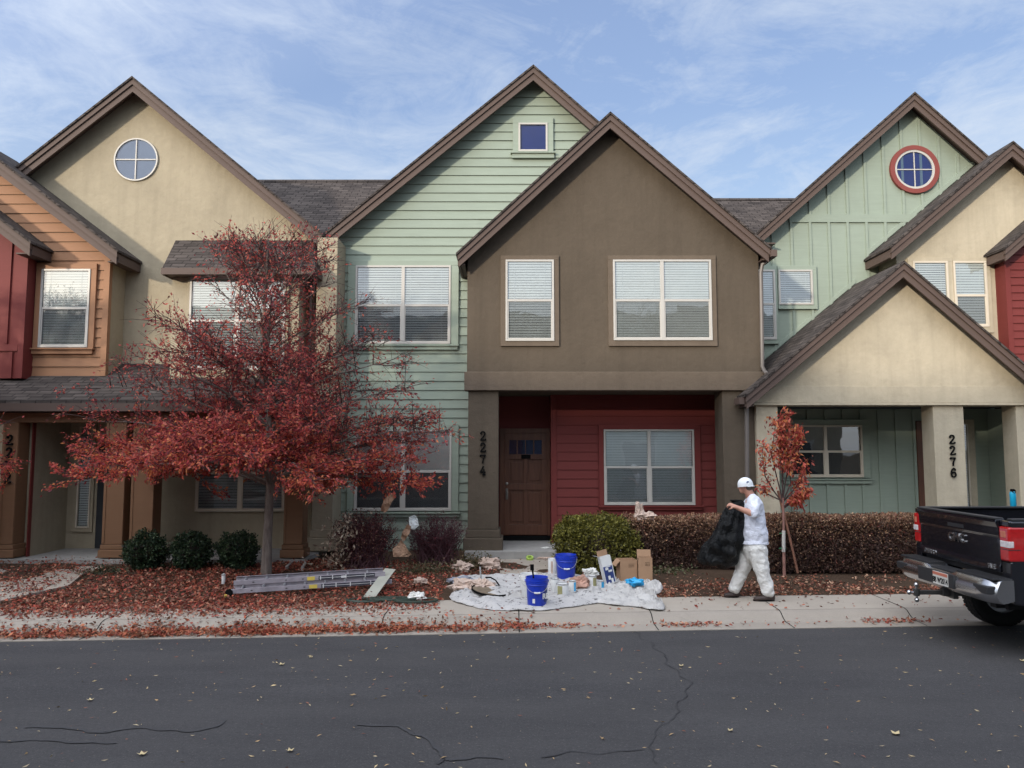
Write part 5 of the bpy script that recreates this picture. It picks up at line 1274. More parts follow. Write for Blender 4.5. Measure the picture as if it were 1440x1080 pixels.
# pale metal panel leaning on the ladder
p0, p1 = G(519, 841, 0.02), P(549, 801, G(540,826,0).y-0.05); d_ = (p1-p0); ln = d_.length; d_.normalize(); w_ = Vector((1,0.12,0)); w_ = (w_-d_*w_.dot(d_)).normalized()
o = MB().obox((p0+p1)/2+Vector((0,0,0.01)), w_*0.085, d_*ln/2, d_.cross(w_)*0.004).build('metal_panel', M['sheetm'], None, loc=p0); tag(o, 'pale grey metal strip panel leaning diagonally over the right end of the ladder', 'panel')
# hose coil
pts = []
rr = random.Random(2)
def loop(cx, cy, ax_, ay_, turns, a0=0, jig=0.02):
    n = int(36*turns)
    for i in range(n):
        a = a0+2*math.pi*i/36; c_ = G(cx, cy, 0.02); pts.append(Vector((c_.x+ax_*math.cos(a)*(1+0.06*math.sin(i*0.35)), c_.y+ay_*math.sin(a), gz(c_.x, c_.y)+0.035+0.008*(i//36))))
loop(512, 846, 0.24, 0.13, 1.3, 3.1)
for t in range(10):
    a, b_ = pts[-1], G(560, 842, 0.02); pts.append(a.lerp(b_, 0.25)+Vector((0,0.01,0.0)))
loop(552, 844, 0.38, 0.12, 1.6, 3.3); loop(585, 846, 0.30, 0.16, 1.4, 3.0)
sp = [pts[0]]
for p in pts[1:]:
    if (p-sp[-1]).length > 0.015: sp.append(p)
for _ in range(3): sp = [sp[0]]+[(sp[i-1]+sp[i]*2+sp[i+1])/4 for i in range(1, len(sp)-1)]+[sp[-1]]
o = MB().tube(sp, 0.016, 7).build('garden_hose', M['dkgreen'], None, loc=sp[0]); tag(o, 'dark green hose in loose loops on the pavement edge below the ladder end', 'hose')
# path light
c = G(314, 823, 0.03); pl = empty('path_light', (c.x, c.y, 0.02), 'small white cylindrical path light in the leaves left of the ladder', 'garden light')
MB().lathe([(0.026,0.03),(0.028,0.035),(0.028,0.16),(0.026,0.165)], (c.x,c.y,0.02), 18).build('lamp_body', M['whitep'], pl)
MB().lathe([(0.036,0.165),(0.036,0.175),(0.012,0.195)], (c.x,c.y,0.02), 18).build('cap', M['grey'], pl); MB().tube([(c.x,c.y,-0.02),(c.x,c.y,0.055)], 0.008, 6).build('spike', M['blk'], pl)
# splash block
a = [G(x, y, 0.05) for x, y in ((403,801),(425,803),(432,791),(413,792))]
m = MB(); 
for i in range(4):
    if i == 0: continue
    p, q = a[i], a[(i+1)%4]; m.obox((p+q)/2+Vector((0,0,0.03)), (q-p)/2, (q-p).cross(Vector((0,0,1))).normalized()*0.02, Vector((0,0,0.035)))
m.face([v+Vector((0,0,0.0)) for v in a]); o = m.build('splash_block', M['block'], None, loc=a[0]); tag(o, 'grey trough shaped splash block behind the ladder beside the tree trunk', 'splash block')
# ============================================================ pickup truck
def M_paint():
    t = NT('black car paint'); t.col((0.006,0.0065,0.010,1)); t.rough(0.25); b = t.b
    b.inputs['Coat Weight'].default_value = 1.0; b.inputs['Coat Roughness'].default_value = 0.04; b.inputs['Specular IOR Level'].default_value = 0.5
    t.bump(t.noise(2.5, 2), 0.05, 0.02); return t.m
M['paint'] = M_paint(); M['chrome'] = M_plain('chromed steel', (0.55,0.55,0.56,1), 0.24, 0.06, metallic=1); M['rubber'] = M_plain('tyre rubber', (0.018,0.018,0.018,1), 0.85, 0.2, 8)
M['bplast'] = M_plain('black ribbed plastic', (0.022,0.022,0.024,1), 0.55, 0.15); M['redlens'] = M_plain('red lamp lens', (0.42,0.012,0.014,1), 0.12, 0.12, 20); M['clearlens'] = M_plain('clear lamp lens', (0.6,0.55,0.55,1), 0.15, 0.2, 30)
M['redlens'].node_tree.nodes['Principled BSDF'].inputs['Coat Weight'].default_value = 1
M['plate'] = M_plain('licence plate', (0.62,0.60,0.55,1), 0.4, 0.05); M['platered'] = M_plain('licence plate red fade', (0.5,0.16,0.10,1), 0.4, 0.1); M['tglass'] = M_plain('dark car glass', (0.01,0.012,0.014,1), 0.05, 0.1)
M['under'] = M_plain('dirty underbody', (0.02,0.02,0.02,1), 0.8, 0.3); M['darkmetal'] = M_plain('dark steel hitch', (0.09,0.088,0.085,1), 0.35, 0.3, 9, metallic=0.7)
TX, YN, YFr, ZG = 5.38, 8.44, 10.40, -0.12
tk = empty('pickup_truck', (TX+1, (YN+YFr)/2, ZG), 'black pickup truck parked at the kerb, its tailgate and right taillight facing the camera', 'pickup truck')
def arcpts(cx, cz, r, a0, a1, n=14): return [(cx+r*math.cos(math.radians(a0+(a1-a0)*i/n)), cz+r*math.sin(math.radians(a0+(a1-a0)*i/n))) for i in range(n+1)]
AX1, AX2 = TX+0.97, TX+4.75; ZC = ZG+0.41
side = [(TX+0.03, 0.48)]+arcpts(AX1, ZC, 0.48, 165, 15)+[(AX2-0.50, 0.34)]+arcpts(AX2, ZC, 0.48, 165, 15)+[(TX+5.55, 0.42), (TX+5.6, 0.75), (TX+5.45, 1.02), (TX+4.1, 1.16), (TX+3.9, 1.22), (TX+1.98, 1.37), (TX+0.03, 1.37)]
for y0, y1 in ((YN, YN+0.07), (YFr-0.07, YFr)):
    MB().prism(side, y0, y1).build('side_panel', M['paint'], tk, bevel=0.018)
for ya in (YN+0.02, YFr-0.11): MB().box(TX+0.06, TX+1.95, ya, ya+0.09, 1.37, 1.395).build('bed_rail_cap', M['bplast'], tk, bevel=0.008)
MB().box(TX+0.08, TX+1.95, YN+0.07, YFr-0.07, 0.72, 0.78).box(TX+1.9, TX+1.97, YN+0.07, YFr-0.07, 0.6, 1.36).build('bed', M['bplast'], tk)
# cab and bonnet
cab = MB(); cab.prism([(TX+2.0,1.18),(TX+2.02,1.37),(TX+2.1,1.74),(TX+2.25,1.80),(TX+3.3,1.80),(TX+3.95,1.36),(TX+4.1,1.16)], YN+0.10, YFr-0.10); cab.box(TX+2.0, TX+5.4, YN+0.07, YFr-0.07, 0.45, 1.08)
cab.prism([(TX+3.9,1.0),(TX+3.9,1.2),(TX+5.3,1.06),(TX+5.5,0.98),(TX+5.5,0.6),(TX+3.9,0.6)], YN+0.08, YFr-0.08); cab.build('cab', M['paint'], tk, bevel=0.03)
for yy in (YN+0.085, YFr-0.095): MB().prism([(TX+2.22,1.40),(TX+2.28,1.72),(TX+3.22,1.72),(TX+3.75,1.38)], yy, yy+0.012).build('side_window', M['tglass'], tk)
MB().box(TX+2.0, TX+2.04, YN+0.25, YFr-0.25, 1.42, 1.72).build('rear_window', M['tglass'], tk)
# tailgate
tg = MB(); yy0, yy1 = YN+0.17, YFr-0.13
prof = [(TX+0.075,0.80),(TX+0.0,0.80),(TX-0.005,0.86),(TX+0.012,0.90),(TX+0.012,1.17),(TX-0.002,1.20),(TX-0.008,1.29),(TX-0.03,1.345),(TX-0.022,1.375),(TX+0.075,1.385)]
n = len(tg.v)
tg.prism(prof, yy0, yy1); tgo = tg.build('tailgate', M['paint'], tk, bevel=0.006)
MB().box(TX-0.033, TX+0.07, yy0+0.01, yy1-0.01, 1.375, 1.397).build('tailgate_cap', M['bplast'], tgo, bevel=0.007)
hz = MB(); hz.box(TX-0.006, TX+0.004, 9.43-0.17, 9.43+0.17, 1.215, 1.30); hz.build('handle', M['bplast'], tgo, bevel=0.004)
text('emblem', 'GMC', 0.14, M['chrome'], tgo, (TX+0.004, 9.43, 1.085), (0,-1,0), (0,0,1), depth=0.02, bold=0.004, sx=1.15)
text('lettering', 'SIERRA', 0.085, M['chrome'], tgo, (TX-0.006, 10.02, 0.845), (0,-1,0), (0,0,1), depth=0.008, bold=0.002, sx=1.15)
text('lettering', 'SLE', 0.075, M['chrome'], tgo, (TX-0.006, 8.76, 0.845), (0,-1,0), (0,0,1), depth=0.008, bold=0.002, sx=1.2)
# corner posts and lights
for a, b_, far in ((YN+0.004, YN+0.163, False), (YFr-0.123, YFr-0.004, True)):
    for z0_, z1_ in ((0.74, 0.93), (1.312, 1.37)): MB().box(TX+0.012, TX+0.2, a, b_, z0_, z1_).build('corner_post', M['paint'], tk, bevel=0.012)
    m = MB(); o_ = 0.012 if not far else -0.012
    ya, yb_ = (a-o_, b_) if not far else (a, b_+0.012)
    m.box(TX-0.004, TX+0.22, ya, yb_, 0.935, 1.308); tl = m.build('taillight', M['redlens'], tk, bevel=0.02)
    MB().box(TX-0.009, TX+0.05, ya-0.003 if not far else ya+0.02, yb_-0.02 if not far else yb_+0.002, 1.085, 1.155).build('reverse_lens', M['clearlens'], tl, bevel=0.006)
    MB().box(TX-0.0065, TX+0.05, ya+0.05, yb_-0.03, 1.19, 1.26).build('lamp_reflector', M['platered'], tl, bevel=0.004)
    q = MB(); q.box(TX-0.007, TX+0.12, ya-0.0025, yb_-0.01, 1.06, 1.068); q.build('lens_rib', M['bplast'], tl)
# bumper
bz0, bz1 = 0.49, 0.745
bp = MB(); rings = []; N = 26
for i in range(N+1):
    t = i/N; y = YFr+0.02+(YN-0.02-YFr-0.02)*t; e = abs(t-0.5)*2; cv = 0.10*max(0,(e-0.8)/0.2)**2
    cz = 0.035 if e < 0.30 else 0.0
    xf = TX-0.27+cv
    rings.append([(TX+0.02,y,bz0+0.03),(xf+0.07,y,bz0),(xf+0.022,y,bz0+0.035),(xf,y,bz0+0.085),(xf+0.008,y,bz0+0.15),(xf+0.045,y,bz1-0.02-cz),(xf+0.075,y,bz1-0.004-cz),(TX+0.02,y,bz1-0.002-cz)])
bp.loft(rings); bump_ = bp.build('bumper', M['chrome'], tk, smooth=True)
st = MB()
for t0, t1 in ((0.0,0.345),(0.655,1.0)):
    y0 = YFr+0.0+(YN-YFr)*t0; y1 = YFr+(YN-YFr)*t1; st.box(TX-0.20, TX+0.01, y0, y1, bz1-0.004, bz1+0.012)
    for j in range(6): st.box(TX-0.19+j*0.032, TX-0.178+j*0.032, min(y0,y1)+0.02, max(y0,y1)-0.02, bz1+0.012, bz1+0.018)
st.box(TX-0.20, TX+0.01, YN+0.68, YFr-0.68, bz1-0.04, bz1-0.026); st.build('step_pad', M['bplast'], bump_, bevel=0.003)
MB().box(TX-0.283, TX-0.25, 9.05, 9.82, bz0+0.05, bz1-0.045).build('plate_recess', M['bplast'], bump_, bevel=0.006)
for ya, yb_ in ((YN+0.0, YN+0.26), (YFr-0.26, YFr)): MB().box(TX-0.262, TX-0.16, ya, yb_, bz0+0.10, bz0+0.185).build('corner_step', M['bplast'], bump_, bevel=0.012)
pl = MB().box(TX-0.292, TX-0.2835, 9.14, 9.46, bz0+0.055, bz0+0.205).build('licence_plate', M['plate'], bump_, bevel=0.002)
MB().box(TX-0.2945, TX-0.2922, 9.145, 9.455, bz0+0.165, bz0+0.20).build('plate_band', M['platered'], pl)
text('lettering', '8B W2014', 0.088, M['blk'], pl, (TX-0.2935, 9.30, bz0+0.105), (0,-1,0), (0,0,1), depth=0.003, bold=0.002, sx=0.82)
# hitch with three balls
h = MB(); h.box(TX-0.22, TX+0.4, 9.37, 9.46, 0.40, 0.49); h.box(TX-0.14, TX-0.08, 9.30, 9.53, 0.38, 0.51); rc = h.build('hitch_receiver', M['darkmetal'], tk, bevel=0.006)
h = MB(); h.box(TX-0.50, TX-0.22, 9.39, 9.44, 0.415, 0.465); bl = h.build('ball_mount', M['darkmetal'], rc, bevel=0.006)
bc = Vector((TX-0.52, 9.415, 0.44)); h = MB(); h.lathe([(0.035,-0.04),(0.04,0),(0.035,0.04)], bc, 14); h.build('ball_hub', M['darkmetal'], bl)
for d_ in (Vector((0,0,1)), Vector((0,0,-1)), Vector((-1,0,0))):
    h = MB(); h.tube([bc+d_*0.03, bc+d_*0.07], 0.014, 8); R = 0.028; cb = bc+d_*0.09
    h.lathe([(R*math.sin(math.pi*i/10)+1e-4, -R*math.cos(math.pi*i/10)) for i in range(11)], cb, 16); h.build('hitch_ball', M['chrome'], bl)
# wheels and underbody
for ax_ in (AX1, AX2):
    for ya, yb_ in ((YN+0.02, YN+0.29), (YFr-0.29, YFr-0.02)):
        c = Vector((ax_, (ya+yb_)/2, ZC)); A_ = Matrix.Rotation(math.radians(90), 3, 'X'); w2 = (yb_-ya)/2
        wh = MB(); wh.lathe([(0.24,-w2*0.8),(0.34,-w2),(0.385,-w2*0.93),(0.41,-w2*0.7),(0.412,0),(0.41,w2*0.7),(0.385,w2*0.93),(0.34,w2),(0.24,w2*0.8)], c, 48, axis=A_, cap=False)
        for i in range(44):
            a = 2*math.pi*i/44
            for sg in (-0.5, 0, 0.5): wh.obox(c+Vector((0.413*math.cos(a+sg*0.1), sg*w2*1.1, 0.413*math.sin(a+sg*0.1))), Vector((-math.sin(a),0,math.cos(a)))*0.021, Vector((0,w2*0.22,0)), Vector((math.cos(a),0,math.sin(a)))*0.006)
        wo = wh.build('wheel', M['rubber'], tk)
        rm = MB(); rm.lathe([(0.245,-w2*0.82),(0.235,-w2*0.5),(0.10,-w2*0.45),(0.05,-w2*0.6),(0.001,-w2*0.6)], c, 32, axis=A_, cap=False); rm.lathe([(0.245,w2*0.82),(0.235,w2*0.5),(0.10,w2*0.45),(0.05,w2*0.6),(0.001,w2*0.6)], c, 32, axis=A_, cap=False)
        rm.build('rim', M['alum'], wo)
u_ = MB(); u_.box(TX+0.1, TX+5.2, YN+0.45, YN+0.55, 0.36, 0.50).box(TX+0.1, TX+5.2, YFr-0.55, YFr-0.45, 0.36, 0.50); u_.tube([(AX1,YN+0.2,ZC),(AX1,YFr-0.2,ZC)], 0.05, 10); u_.lathe([(0.06,-0.12),(0.13,-0.05),(0.13,0.05),(0.06,0.12)], (AX1,9.42,ZC), 16, axis=Matrix.Rotation(math.radians(90),3,'X')); u_.box(TX+0.05, TX+0.9, YN+0.35, YFr-0.35, 0.5, 0.60); u_.tube([(TX+0.2,8.85,0.38),(TX+1.6,8.9,0.42)], 0.035, 10)
u_.build('chassis', M['under'], tk)
# water bottle on the far bed rail
wb = P(1425, 711, 10.34); wb.z = 1.396; ro = empty('water_bottle', wb, 'bright blue water bottle with black lid standing on the pickup bed rail', 'bottle')
MB().lathe([(0.034,0),(0.037,0.004),(0.037,0.165),(0.033,0.185),(0.024,0.195)], wb, 24).build('body', M_plain('bright blue bottle paint', (0.01,0.35,0.55,1), 0.35, 0.05), ro)
lm = MB(); lm.lathe([(0.024,0.195),(0.028,0.197),(0.028,0.222),(0.02,0.228)], wb, 20); lm.tube([wb+Vector((-0.024,-0.02,0.215)), wb+Vector((-0.022,-0.032,0.19)), wb+Vector((0.0,-0.041,0.175)), wb+Vector((0.022,-0.032,0.19)), wb+Vector((0.024,-0.02,0.215))], 0.005, 6)
lm.build('lid', M['blk'], ro)
# ============================================================ person carrying a bag
def M_skin():
    t = NT('skin'); t.col(t.ramp(t.noise(9, 4), [(0.3, (0.42,0.20,0.14,1)), (0.7, (0.52,0.27,0.19,1))])); t.rough(0.55); return t.m
M['skin'] = M_skin(); M['tee'] = M_cloth('white cotton tee', (0.68,0.70,0.78,1), 0.05, 7, 0.09); M['pants'] = M_cloth('paint stained white work trousers', (0.68,0.67,0.64,1), 0.07, 11, 0.06)
M['capm'] = M_cloth('white cap cotton', (0.74,0.76,0.77,1), 0.04, 20, 0.004); M['shoe'] = M_plain('dark brown shoe leather', (0.035,0.022,0.018,1), 0.6, 0.2); M['hair'] = M_plain('short grey brown hair', (0.10,0.07,0.05,1), 0.8, 0.2)
M['bag'] = (lambda t: (t.col((0.004,0.0045,0.005,1)), t.rough(0.13), t.b.inputs.__getitem__('Specular IOR Level').__setattr__('default_value', 0.22), t.bump(t.noise(9, 5, 0.6, dist=1.2), 0.9, 0.05), t.bump(t.noise(26, 4, 0.6, dist=1.5, stretch=(1,1,0.5)), 0.8, 0.02), t.m)[-1])(NT('black bin liner plastic'))
PY = 11.30
def S(px, py, dy=0.0): return P(px, py, PY+dy)
def capsule(mb, a, b, ra, rb, sq=None, n=14):
    """tapered limb with rounded ends; sq=(axis vector, factor) widens the section along one axis"""
    a, b = Vector(a), Vector(b); t = (b-a).normalized(); u = t.cross(Vector((0,1,0)))
    if u.length < 0.1: u = t.cross(Vector((1,0,0)))
    u.normalize(); w = t.cross(u); rings = []
    def ring(c, r):
        out = []
        for k_ in range(n):
            an = 2*math.pi*k_/n; d = (u*math.cos(an)+w*math.sin(an))*r
            if sq: v = Vector(sq[0]).normalized(); d = d+v*d.dot(v)*(sq[1]-1)
            out.append(c+d)
        return out
    for i in range(1, 5): q = math.pi/2*i/4; rings.append(ring(a-t*ra*math.cos(q), ra*math.sin(q)))
    for i in range(1, 4): rings.append(ring(a.lerp(b, i/4), ra+(rb-ra)*i/4))
    for i in range(4, 0, -1): q = math.pi/2*i/4; rings.append(ring(b+t*rb*math.cos(q), rb*math.sin(q)))
    mb.loft(rings)
def grow(mb, name, mat, parent, voxel, smooth=6, label=None):
    o = mb.build(name, mat, parent); m = o.modifiers.new('Remesh', 'REMESH'); m.mode = 'VOXEL'; m.voxel_size = voxel; m.use_smooth_shade = True
    s = o.modifiers.new('Smooth', 'SMOOTH'); s.factor = 0.5; s.iterations = smooth
    return o
foot0 = Vector((S(1052,838).x, PY, 0.0))
man = empty('person', foot0, 'person in white cap, white t-shirt and stained white trousers striding left with a black bag', 'person')
YA = (0,1,0)
body = MB()
# head: skull, jaw, nose, ears; turned away to the left
hc = S(1048, 682.5, 0.0); fd = Vector((-0.80,0.58,-0.12)).normalized(); sd = fd.cross(Vector((0,0,1))).normalized(); hu = sd.cross(fd)
capsule(body, hc-fd*0.015+hu*0.02, hc+fd*0.02+hu*0.015, 0.086, 0.082)
capsule(body, hc-hu*0.045+fd*0.03, hc-hu*0.075+fd*0.055, 0.058, 0.040)
capsule(body, hc+fd*0.095-hu*0.005, hc+fd*0.108-hu*0.028, 0.010, 0.014)
capsule(body, hc+fd*0.088-hu*0.055+sd*0.015, hc+fd*0.088-hu*0.055-sd*0.015, 0.009, 0.009)
for s_ in (-1, 1): capsule(body, hc+sd*s_*0.080-hu*0.002-fd*0.005, hc+sd*s_*0.082-hu*0.035, 0.015, 0.010)
capsule(body, hc-hu*0.05-fd*0.02, S(1056,699), 0.060, 0.068)
# torso, inside the shirt
capsule(body, S(1058,708,-0.10), S(1058,708,0.10), 0.10, 0.10); capsule(body, S(1059,715), S(1060,760), 0.13, 0.14)
# near arm
sh = S(1061,706,-0.17); el = S(1062,724,-0.27); wr = S(1035,713,-0.20); hn = S(1029,710.5,-0.17)
capsule(body, sh, el, 0.056, 0.047); capsule(body, el, el.lerp(wr, 0.35), 0.047, 0.047); capsule(body, el.lerp(wr, 0.3), wr, 0.047, 0.030)
def hand(wr, pd, nd, flip=1):
    """palm, four curled fingers and a thumb; pd palm direction, nd back-of-hand normal"""
    pd = pd.normalized(); nd = (nd-pd*nd.dot(pd)).normalized(); sd_ = pd.cross(nd)
    pc = wr+pd*0.05; capsule(body, wr+pd*0.005, wr+pd*0.085, 0.026, 0.024, sq=(sd_, 1.45))
    for i, (l, o_) in enumerate(((0.072,-0.030),(0.080,-0.010),(0.074,0.011),(0.060,0.030))):
        k0 = wr+pd*0.088+sd_*o_; k1 = k0+(pd*0.8-nd*0.6).normalized()*l*0.45; k2 = k1+(pd*0.05-nd*1.0).normalized()*l*0.33; k3 = k2+(-pd*0.8-nd*0.45).normalized()*l*0.25
        capsule(body, k0, k1, 0.0100, 0.0092, n=8); capsule(body, k1, k2, 0.0092, 0.0085, n=8); capsule(body, k2, k3, 0.0085, 0.0075, n=8)
    t0 = wr+pd*0.03-sd_*flip*0.030; t1 = t0+(pd*0.6-sd_*flip*0.5-nd*0.5).normalized()*0.042; t2 = t1+(pd*0.55-nd*0.8+sd_*flip*0.2).normalized()*0.032
    capsule(body, t0, t1, 0.0135, 0.0115, n=8); capsule(body, t1, t2, 0.0115, 0.0095, n=8)
hand(wr, S(1023,708,-0.16)-wr, Vector((0.1,-0.55,0.8)), 1)
sh2 = S(1057,706,0.17); el2 = S(1046,724,0.25); wr2 = S(1037,712,0.12)
capsule(body, sh2, el2, 0.056, 0.046); capsule(body, el2, wr2, 0.044, 0.030); hand(wr2, S(1027,706,0.04)-wr2, Vector((-0.1,0.5,0.8)), -1)
# legs inside trousers down to the ankles
hipN, knN, anN = S(1063,772,-0.09), S(1072,804,-0.12), S(1081,834,-0.15)
hipF, knF, anF = S(1057,772,0.09), S(1043,802,0.11), S(1032,830,0.12)
for a, b_, c_ in ((hipN,knN,anN),(hipF,knF,anF)):
    capsule(body, a, b_, 0.085, 0.060); capsule(body, b_, c_, 0.058, 0.038)
for a, t_ in ((anN, S(1068,838,-0.16)), (anF, S(1026,834,0.11))): capsule(body, Vector((a.x,a.y,0.05)), Vector((t_.x,t_.y,0.04)), 0.035, 0.028)
grow(body, 'body', M['skin'], man, 0.0075, 3)
# shirt
s = MB()
capsule(s, S(1060,712,-0.10), S(1060,712,0.10), 0.135, 0.135)
capsule(s, S(1059,714), S(1061,752), 0.150, 0.180, sq=(YA, 1.18)); capsule(s, S(1061,745), S(1062,757), 0.180, 0.188, sq=(YA, 1.12))
capsule(s, S(1060,704,-0.14), S(1061,716,-0.24), 0.085, 0.082); capsule(s, S(1061,712,-0.215), S(1061,721,-0.255), 0.080, 0.083)
capsule(s, S(1057,704,0.14), S(1050,718,0.23), 0.085, 0.080); capsule(s, S(1059,703,-0.07), S(1058,703,0.07), 0.09, 0.09)
so = grow(s, 'shirt', M['tee'], man, 0.014, 5)
tex = bpy.data.textures.new('folds', 'CLOUDS'); tex.noise_scale = 0.10; tex.noise_depth = 2
def folds(o, st): d = o.modifiers.new('Displace', 'DISPLACE'); d.texture = tex; d.strength = st; d.texture_coords = 'LOCAL'; d.mid_level = 0.5
folds(so, 0.04)
# trim the shirt bottom into a hem with a boolean-free cut: keep above the hem with a second cloth ring
hm = MB(); rings = []
c0 = S(1061,763)
for i, (dz, r) in enumerate(((0.045,0.186),(0.02,0.194),(-0.005,0.199),(-0.012,0.192),(0.0,0.178))):
    rings.append([(c0.x+(r+0.006*math.sin(a*7+i))*math.cos(a), c0.y+(r+0.006*math.sin(a*7))*1.06*math.sin(a), c0.z+dz+0.006*math.sin(a*3)) for a in [2*math.pi*j/40 for j in range(40)]])
hm.loft(rings, cap=False); hm.build('shirt_hem', M['tee'], so, smooth=True)
# trousers
t = MB()
capsule(t, S(1061,762), S(1061,773), 0.172, 0.178, sq=(YA, 1.08))
capsule(t, S(1064,772,-0.085), knN+Vector((0.0,0,0)), 0.145, 0.108); capsule(t, knN, anN+Vector((-0.005,0,0.02)), 0.106, 0.090)
capsule(t, S(1055,772,0.085), knF, 0.145, 0.105); capsule(t, knF, anF+Vector((0.01,0,0.03)), 0.103, 0.085)
to = grow(t, 'trousers', M['pants'], man, 0.013, 4); folds(to, 0.04)
# belt line pocket seam
# shoes
for a, t_ in ((anN, S(1063,838,-0.16)), (anF, S(1021,835,0.11))):
    m = MB(); hz = 0.045; A0 = Vector((a.x+0.045, a.y, hz)); B0 = Vector((t_.x, t_.y, hz-0.008))
    capsule(m, A0, A0.lerp(B0, 0.5), 0.044, 0.046); capsule(m, A0.lerp(B0, 0.45), B0, 0.046, 0.034, sq=(YA, 1.15)); capsule(m, A0+Vector((0,0,0.03)), A0+Vector((-0.05,0,0.035)), 0.045, 0.043)
    so_ = grow(m, 'shoe', M['shoe'], man, 0.009, 3)
    q = MB(); q.loft([[(A0.lerp(B0, 0.5).x+(A0.x-B0.x)*0.66*math.cos(an), a.y+0.052*math.sin(an)*(1.0), z) for an in [2*math.pi*j/24 for j in range(24)]] for z in (0.006, 0.028)]); q.build('sole', M['blk'], so_)
# cap worn backwards, logo towards the camera
cp = MB(); rings = []
for i in range(0, 9):
    th = math.pi/2*i/8; r = 0.108*math.cos(th)+0.001; z = 0.105*math.sin(th)
    rings.append([hc+hu*(0.012+z)-fd*0.002+(fd*math.cos(a)*1.02+sd*math.sin(a)*0.97)*r for a in [2*math.pi*j/28 for j in range(28)]])
cp.loft([[p-hu*0.03 for p in rings[0]]]+rings); co = cp.build('cap', M['capm'], man, smooth=True)
bm_ = MB(); R_ = []
for rr_ in (0.085, 0.135):
    R_.append([hc-hu*(0.018+0.16*(rr_-0.085))+(-fd*math.cos(a)+sd*math.sin(a)*0.85)*rr_*(1 if rr_ < 0.1 else (0.85+0.15*math.cos(a*1.3))) for a in [math.radians(-58+116*j/12) for j in range(13)]])
bm_.loft(R_, cap=False, closed=False); bo = bm_.build('brim', M['capm'], co, smooth=True); mm = bo.modifiers.new('Solidify', 'SOLIDIFY'); mm.thickness = 0.006
ld = Vector((0.12,-1,0.14)).normalized(); lc = hc+hu*0.030+ld*0.104; lx = ld.cross(Vector((0,0,1))).normalized(); ly = lx.cross(ld)
MB().loft([[lc+(lx*math.cos(a)+ly*math.sin(a))*0.021+ld*e for a in [2*math.pi*j/18 for j in range(18)]] for e in (-0.006, 0.002)]).build('cap_logo', M['navy'], co)
hr = MB(); capsule(hr, hc-fd*0.035-hu*0.015, hc-fd*0.035-hu*0.045, 0.072, 0.060); grow(hr, 'hair', M['hair'], man, 0.01, 2)
# bag
bg = MB(); rings = []
prof = [ # (py, px left, px right, depth)
 (706,1030,1044,0.05),(711,1024,1050,0.07),(718,1019,1052,0.10),(728,1014,1051,0.13),(740,1006,1048,0.16),(752,998,1046,0.18),(764,990,1044,0.19),(774,984,1042,0.19),(782,979,1041,0.18),(788,980,1038,0.16),(793,988,1036,0.12),(797,1002,1033,0.07)]
nn = 72
for i, (py, a, b_, dp) in enumerate(prof):
    ring = []; A_, B_ = S(a, py, 0.02), S(b_, py, 0.02); c_ = (A_+B_)/2; w_ = (B_.x-A_.x)/2
    for j in range(nn):
        an = 2*math.pi*j/nn; f = 1+0.07*math.sin(an*6+i*0.35)*min(1, 0.4+i*0.08)+0.05*math.sin(an*11-i*0.6)+0.10*mnoise.noise(Vector((math.cos(an)*2, math.sin(an)*2, i*0.45)))
        ring.append((c_.x+w_*math.cos(an)*(1+(f-1)*0.35), c_.y+dp*math.sin(an)*f, c_.z+0.012*mnoise.noise(Vector((math.cos(an)*3, i*1.0, math.sin(an)*3)))))
    rings.append(ring)
bg.loft(rings[::-1]); bgo = bg.build('trash_bag', M['bag'], None, loc=S(1036,706,0.02), smooth=True); tag(bgo, 'big black plastic trash bag held out in front of the man in white', 'trash bag')
sm_ = bgo.modifiers.new('Sub', 'SUBSURF'); sm_.levels = 2; sm_.render_levels = 2
tx2 = bpy.data.textures.new('bagfolds', 'STUCCI'); tx2.noise_scale = 0.16; d = bgo.modifiers.new('Displace', 'DISPLACE'); d.texture = tx2; d.strength = 0.10; d.texture_coords = 'LOCAL'
tf = MB(); tf.loft([[S(1036,709,0.02)+Vector((r*math.cos(a)*(1+0.3*math.sin(a*5)), r*0.7*math.sin(a)*(1+0.25*math.cos(a*4)), z)) for a in [2*math.pi*j/30 for j in range(30)]] for r, z in ((0.055,-0.02),(0.04,0.015),(0.075,0.05),(0.085,0.06))], cap=False); tfo = tf.build('bag_neck', M['bag'], bgo, smooth=True)
mm = tfo.modifiers.new('Solidify', 'SOLIDIFY'); mm.thickness = 0.003
CLOUD = (2.75,3.1,3.6,1); SKYS = 0.15; SUNE = 1.9; EXPO = 0.66; VEIL0 = (2.1,2.7,3.5); VEIL1 = (0.98,1.5,2.75); VEIL2 = (0.75,1.18,2.4); CLDMAX = 0.8; FILLGLOW = (16,16.2,16.6,1)
